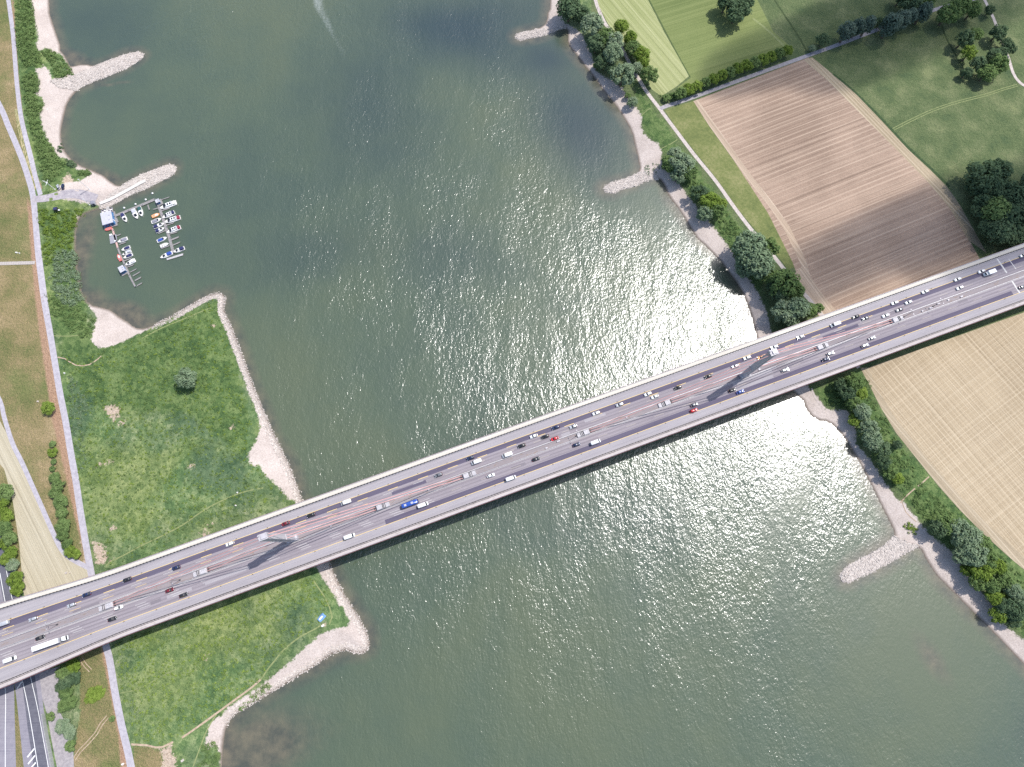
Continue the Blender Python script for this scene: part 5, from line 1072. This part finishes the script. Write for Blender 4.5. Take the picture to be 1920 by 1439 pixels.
thicket('undergrowth', [(440,1330),(470,1300),(500,1282),(508,1290),(475,1318),(445,1340)], 'low shrubs on the lower peninsula bank', G, 40, .6, 1.1, 34, 0, .4, .3, 27)
thicket('undergrowth', [(375,1395),(400,1390),(410,1440),(395,1470),(360,1470),(370,1420)], 'green shrubs at the bottom edge of the meadow', G, 90, .7, 1.3, 36, 0, .5, .32, 28)
thicket('reeds', [(126,700),(150,715),(165,760),(158,830),(165,880),(150,885),(140,830),(128,760)], 'blue green reeds along the riverside lane', W_, 150, .5, 1.1, 26, -.2, .15, .28, 29)
# scattered tall herbs that roughen the peninsula meadow
mead = [(112,660),(180,660),(260,628),(395,558),(405,580),(430,660),(455,740),(470,790),(468,860),(500,890),(540,935),(480,965),(200,1065),(165,980),(140,860),(125,760)]
thicket('meadow_herbs', mead, 'clumps of tall herbs all over the peninsula meadow above the bridge', G, 1500, .35, .95, 16, -.15, .2, .32, 31)
thicket('meadow_herbs', mead, 'yellow green herb tufts across the peninsula meadow above the bridge', B_G, 1300, .35, .9, 16, -.15, .2, .32, 32)
mead2 = [(215,1205),(570,1085),(600,1085),(620,1140),(610,1160),(540,1210),(480,1282),(340,1380),(305,1396),(250,1392),(225,1290)]
thicket('meadow_herbs', mead2, 'clumps of tall herbs over the meadow below the bridge', G, 700, .35, .9, 16, -.15, .2, .32, 33)
thicket('meadow_herbs', mead2, 'yellow green herb tufts over the meadow below the bridge', B_G, 900, .35, .9, 16, -.15, .2, .32, 34)

# ------------------------------------------------------------------ small things
def pole(px0, top, h, label, yard=False, name='lamp_post', cat='lamp post'):
    x, y = P(*px0, 4.0); t = empty(name, (x, y, TZ(x, y)))
    mb = MB(); mb.tube((0, 0, -.2), (0, 0, h), .20, .13, 8); mb.box((0, 0, .15), (.7, .7, .3)); mb.build('pole', mHull, t)
    if yard:
        mb = MB(); mb.tube((-.2, -2.3, h * .74), (.2, 2.3, h * .74), .11); mb.build('yard', mHull, t)
        mb = MB(); mb.tube((0, 0, h * .72), (-1.9, .4, h * .93), .10); mb.build('gaff', mHull, t)
        mb = MB(); mb.box((.0, 0, h * .74), (.9, .9, .25)); mb.build('platform', mHull, t)
    else: mb = MB(); mb.box((.4, 0, h), (1.1, .3, .16)); mb.build('lamp_head', mHull, t)
    return tag(t, label, cat)
pole((103, 355.5), None, 10.5, 'tall white flag mast with cross yard at the harbour entrance', True, 'flag_mast', 'flag mast')
pole((165.5, 353.5), None, 12, 'slim white lamp post at the edge of the harbour apron'); pole((162.5, 380), None, 7, 'shorter white lamp post beside the harbour road below the apron')
x, y = P(105, 393, 5); t = empty('trailer', (x, y, 4.0), .15)
mb = MB(); mb.box((0, 0, 1.2), (2.6, 2.2, 1.7)); mb.build('body', mTrim, t); mb = MB(); mb.box((0, 0, 2.1), (2.2, 1.7, .1)); mb.build('roof', mNavy, t); mb = MB(); mb.box((1.5, -.6, .6), (1.4, .9, .6)); mb.build('drawbar_box', mHull, t)
tag(t, 'small dark covered trailer parked in the scrub below the harbour road', 'trailer')
x, y = P(171, 378, 4.5); t = empty('kiosk', (x, y, TZ(x, y)), .2); mb = MB(); mb.box((0, 0, 1.2), (2.4, 2.2, 2.4)); mb.build('wall', mConc, t); mb = MB(); mb.frustum((0, 0, 2.4), (2.9, 2.7), (2.0, 1.8), .35); mb.build('roof', mGreyC, t); mb = MB(); mb.box((0, -1.12, 1.1), (.9, .06, 1.9)); mb.build('door', mTrim, t)
tag(t, 'small grey kiosk where the harbour road meets the bank', 'kiosk')
x, y = P(601, 1159, 4.8); t = empty('tent', (x, y, TZ(x, y)), R(50)); mb = MB(); mb.frustum((0, 0, 0), (4.6, 3.0), (3.6, .5), 1.5); mb.build('canopy', plain('light blue tent cloth', (0.18, 0.34, 0.66), .8), t)
mb = MB(); mb.frustum((0, 0, 1.2), (2.6, 1.1), (2.4, .4), .42); mb.build('fly_sheet', mHull, t); tag(t, 'light blue tent pitched near the stony point below the bridge', 'tent')
x, y = P(604, 1174, 4.2); mb = MB(); mb.loft([super_ring(-.9, .9, .6, 0, 10, 3), super_ring(-.8, .8, .5, .35, 10, 3)]); tag(mb.build('blanket_roll', mHull, None, False, (x, y, TZ(x, y)), .5), 'white bundle lying on bare ground below the blue tent', 'bundle')
rg = random.Random(9)
for px, py, s_, lab in ((31, 474, .8, 'white boulder in dry grass above the dike steps, left of two'), (36.5, 475, .6, 'white boulder in dry grass above the dike steps, right of two'), (71, 753, .7, 'pale boulder in dry grass left of the round bright bush'),
                   (124, 1075, .9, 'pale boulder on the hay strip beside the bridge'), (131, 1074, .5, 'small pale boulder right of the boulder on the hay strip'), (121, 700, .8, 'white boulder beside the riverside lane at the lone willow height'),
                   (445, 924, .6, 'white boulder on the narrow path across the peninsula meadow'), (442, 948, .6, 'white boulder in the meadow just above the bridge'), (341, 1427, 1.0, 'pale boulder near the bottom edge of the meadow'), (230, 1433, .8, 'white boulder beside the lane at the bottom edge')):
    x, y = P(px, py, 4.2); mb = MB(); stones(mb, [0], [0], [.3], rg, s_, s_ * 1.1); tag(mb.build('boulder', plain('white boulder', (.68, .66, .63)) if 'white' in lab else mStone, None, False, (x, y, TZ(x, y))), lab, 'boulder')
# walkers on the right bank path
mSkin = plain('skin', (0.45, 0.28, 0.2), .7)
def walker(px, py, shirt, legs, label, rz):
    x, y = P(px, py, 4.9); bm = bmesh.new(); me = bpy.data.meshes.new('body')
    J = [(0, 0, .92, .13), (0, 0, 1.2, .15), (0, 0, 1.42, .13), (0, 0, 1.55, .055), (.02, 0, 1.68, .10), (.02, 0, 1.78, .075),
         (0, .19, 1.40, .06), (-.10, .25, 1.12, .045), (.02, .27, .88, .035), (0, -.19, 1.40, .06), (.10, -.25, 1.12, .045), (.22, -.26, .92, .035),
         (.12, .10, .88, .085), (.17, .10, .48, .06), (.08, .10, .08, .045), (.24, .10, .04, .04), (-.10, -.10, .88, .085), (-.10, -.10, .48, .06), (-.30, -.10, .12, .045), (-.18, -.10, .05, .04)]
    E_ = [(0, 1), (1, 2), (2, 3), (3, 4), (4, 5), (2, 6), (6, 7), (7, 8), (2, 9), (9, 10), (10, 11), (0, 12), (12, 13), (13, 14), (14, 15), (0, 16), (16, 17), (17, 18), (18, 19)]
    me.from_pydata([j[:3] for j in J], E_, []); o = link('person', me, None, (x, y, TZ(x, y) + .05), rz);
    sk = o.modifiers.new('skin', 'SKIN'); sl = me.skin_vertices[0].data
    for v, j in zip(sl, J): v.radius = (j[3], j[3])
    sl[0].use_root = True; o.modifiers.new('sub', 'SUBSURF').levels = 1
    k = N('walking clothes'); z = k.n('ShaderNodeSeparateXYZ'); k.put(z.inputs[0], k.co); zz = z.outputs[2]
    k.bsdf(k.mix(k.step(zz, 1.49, 1.5), k.mix(k.step(zz, .93, .94), legs, shirt), (0.40, 0.26, 0.19)), .8); me.materials.append(k.m)
    bm.free()
    mb = MB(); mb.loft([super_ring(-.10, .11, .10, 1.70, 10, 2), super_ring(-.10, .10, .10, 1.78, 10, 2), super_ring(-.05, .06, .06, 1.86, 10, 2)]); mb.build('hair', mBark, o)
    return tag(o, label, 'person', 'walkers on the right bank path')
walker(1120, 16, (.06, .06, .10), (.03, .03, .05), 'person in dark clothes walking ahead on the right bank path', 2.1); walker(1125, 23, (.10, .05, .05), (.04, .05, .09), 'person in dark reddish top walking behind on the right bank path', 2.1)

# ------------------------------------------------------------------ fair weather clouds high above, shading the fields at the upper right
kc = N('cloud vapour'); vs_ = kc.n('ShaderNodeVolumeScatter'); vs_.inputs['Density'].default_value = 0.0085; vs_.inputs['Anisotropy'].default_value = 0.6; vs_.inputs['Color'].default_value = (1, 1, 1, 1)
kc.t.links.new(vs_.outputs[0], kc.o.inputs['Volume'])
CLOUD_Z = 900.0
def cloud(px, py, rx, ry, thick, rot, seed):
    gx, gy = P(px, py, 4); k_ = (CLOUD_Z - 4) / SUNV.z; cx, cy = gx + SUNV.x * k_, gy + SUNV.y * k_
    nr = random.Random(seed); ph = [nr.uniform(0, 6.28) for _ in range(12)]; mb = MB(); nu, nv = 40, 12; rings = []
    for j in range(nv + 1):
        th = math.pi * j / nv; zz = -math.cos(th); q = math.sin(th); ring = []
        for i in range(nu):
            a = 2 * math.pi * i / nu; w = 1 + .16 * math.sin(2 * a + ph[0]) + .12 * math.sin(3 * a + ph[1]) + .09 * math.sin(5 * a + ph[2]) + .05 * math.sin(9 * a + ph[3] + 2 * zz)
            x, y = rx * q * w * math.cos(a), ry * q * w * math.sin(a)
            ring.append((x, y, zz * thick / 2 * (1 + .25 * math.sin(x * .05 + ph[4]) * math.cos(y * .06 + ph[5]))))
        rings.append(ring)
    mb.loft(rings[1:-1])
    return tag(mb.build('cloud', kc.m, None, True, (cx, cy, CLOUD_Z), rot), 'fair weather cloud drifting high above the fields', kind='structure')
cloud(1700, 20, 135, 50, 260, .35, 1); cloud(1900, 400, 75, 34, 240, .4, 2); cloud(1690, 445, 95, 30, 210, .35, 3)
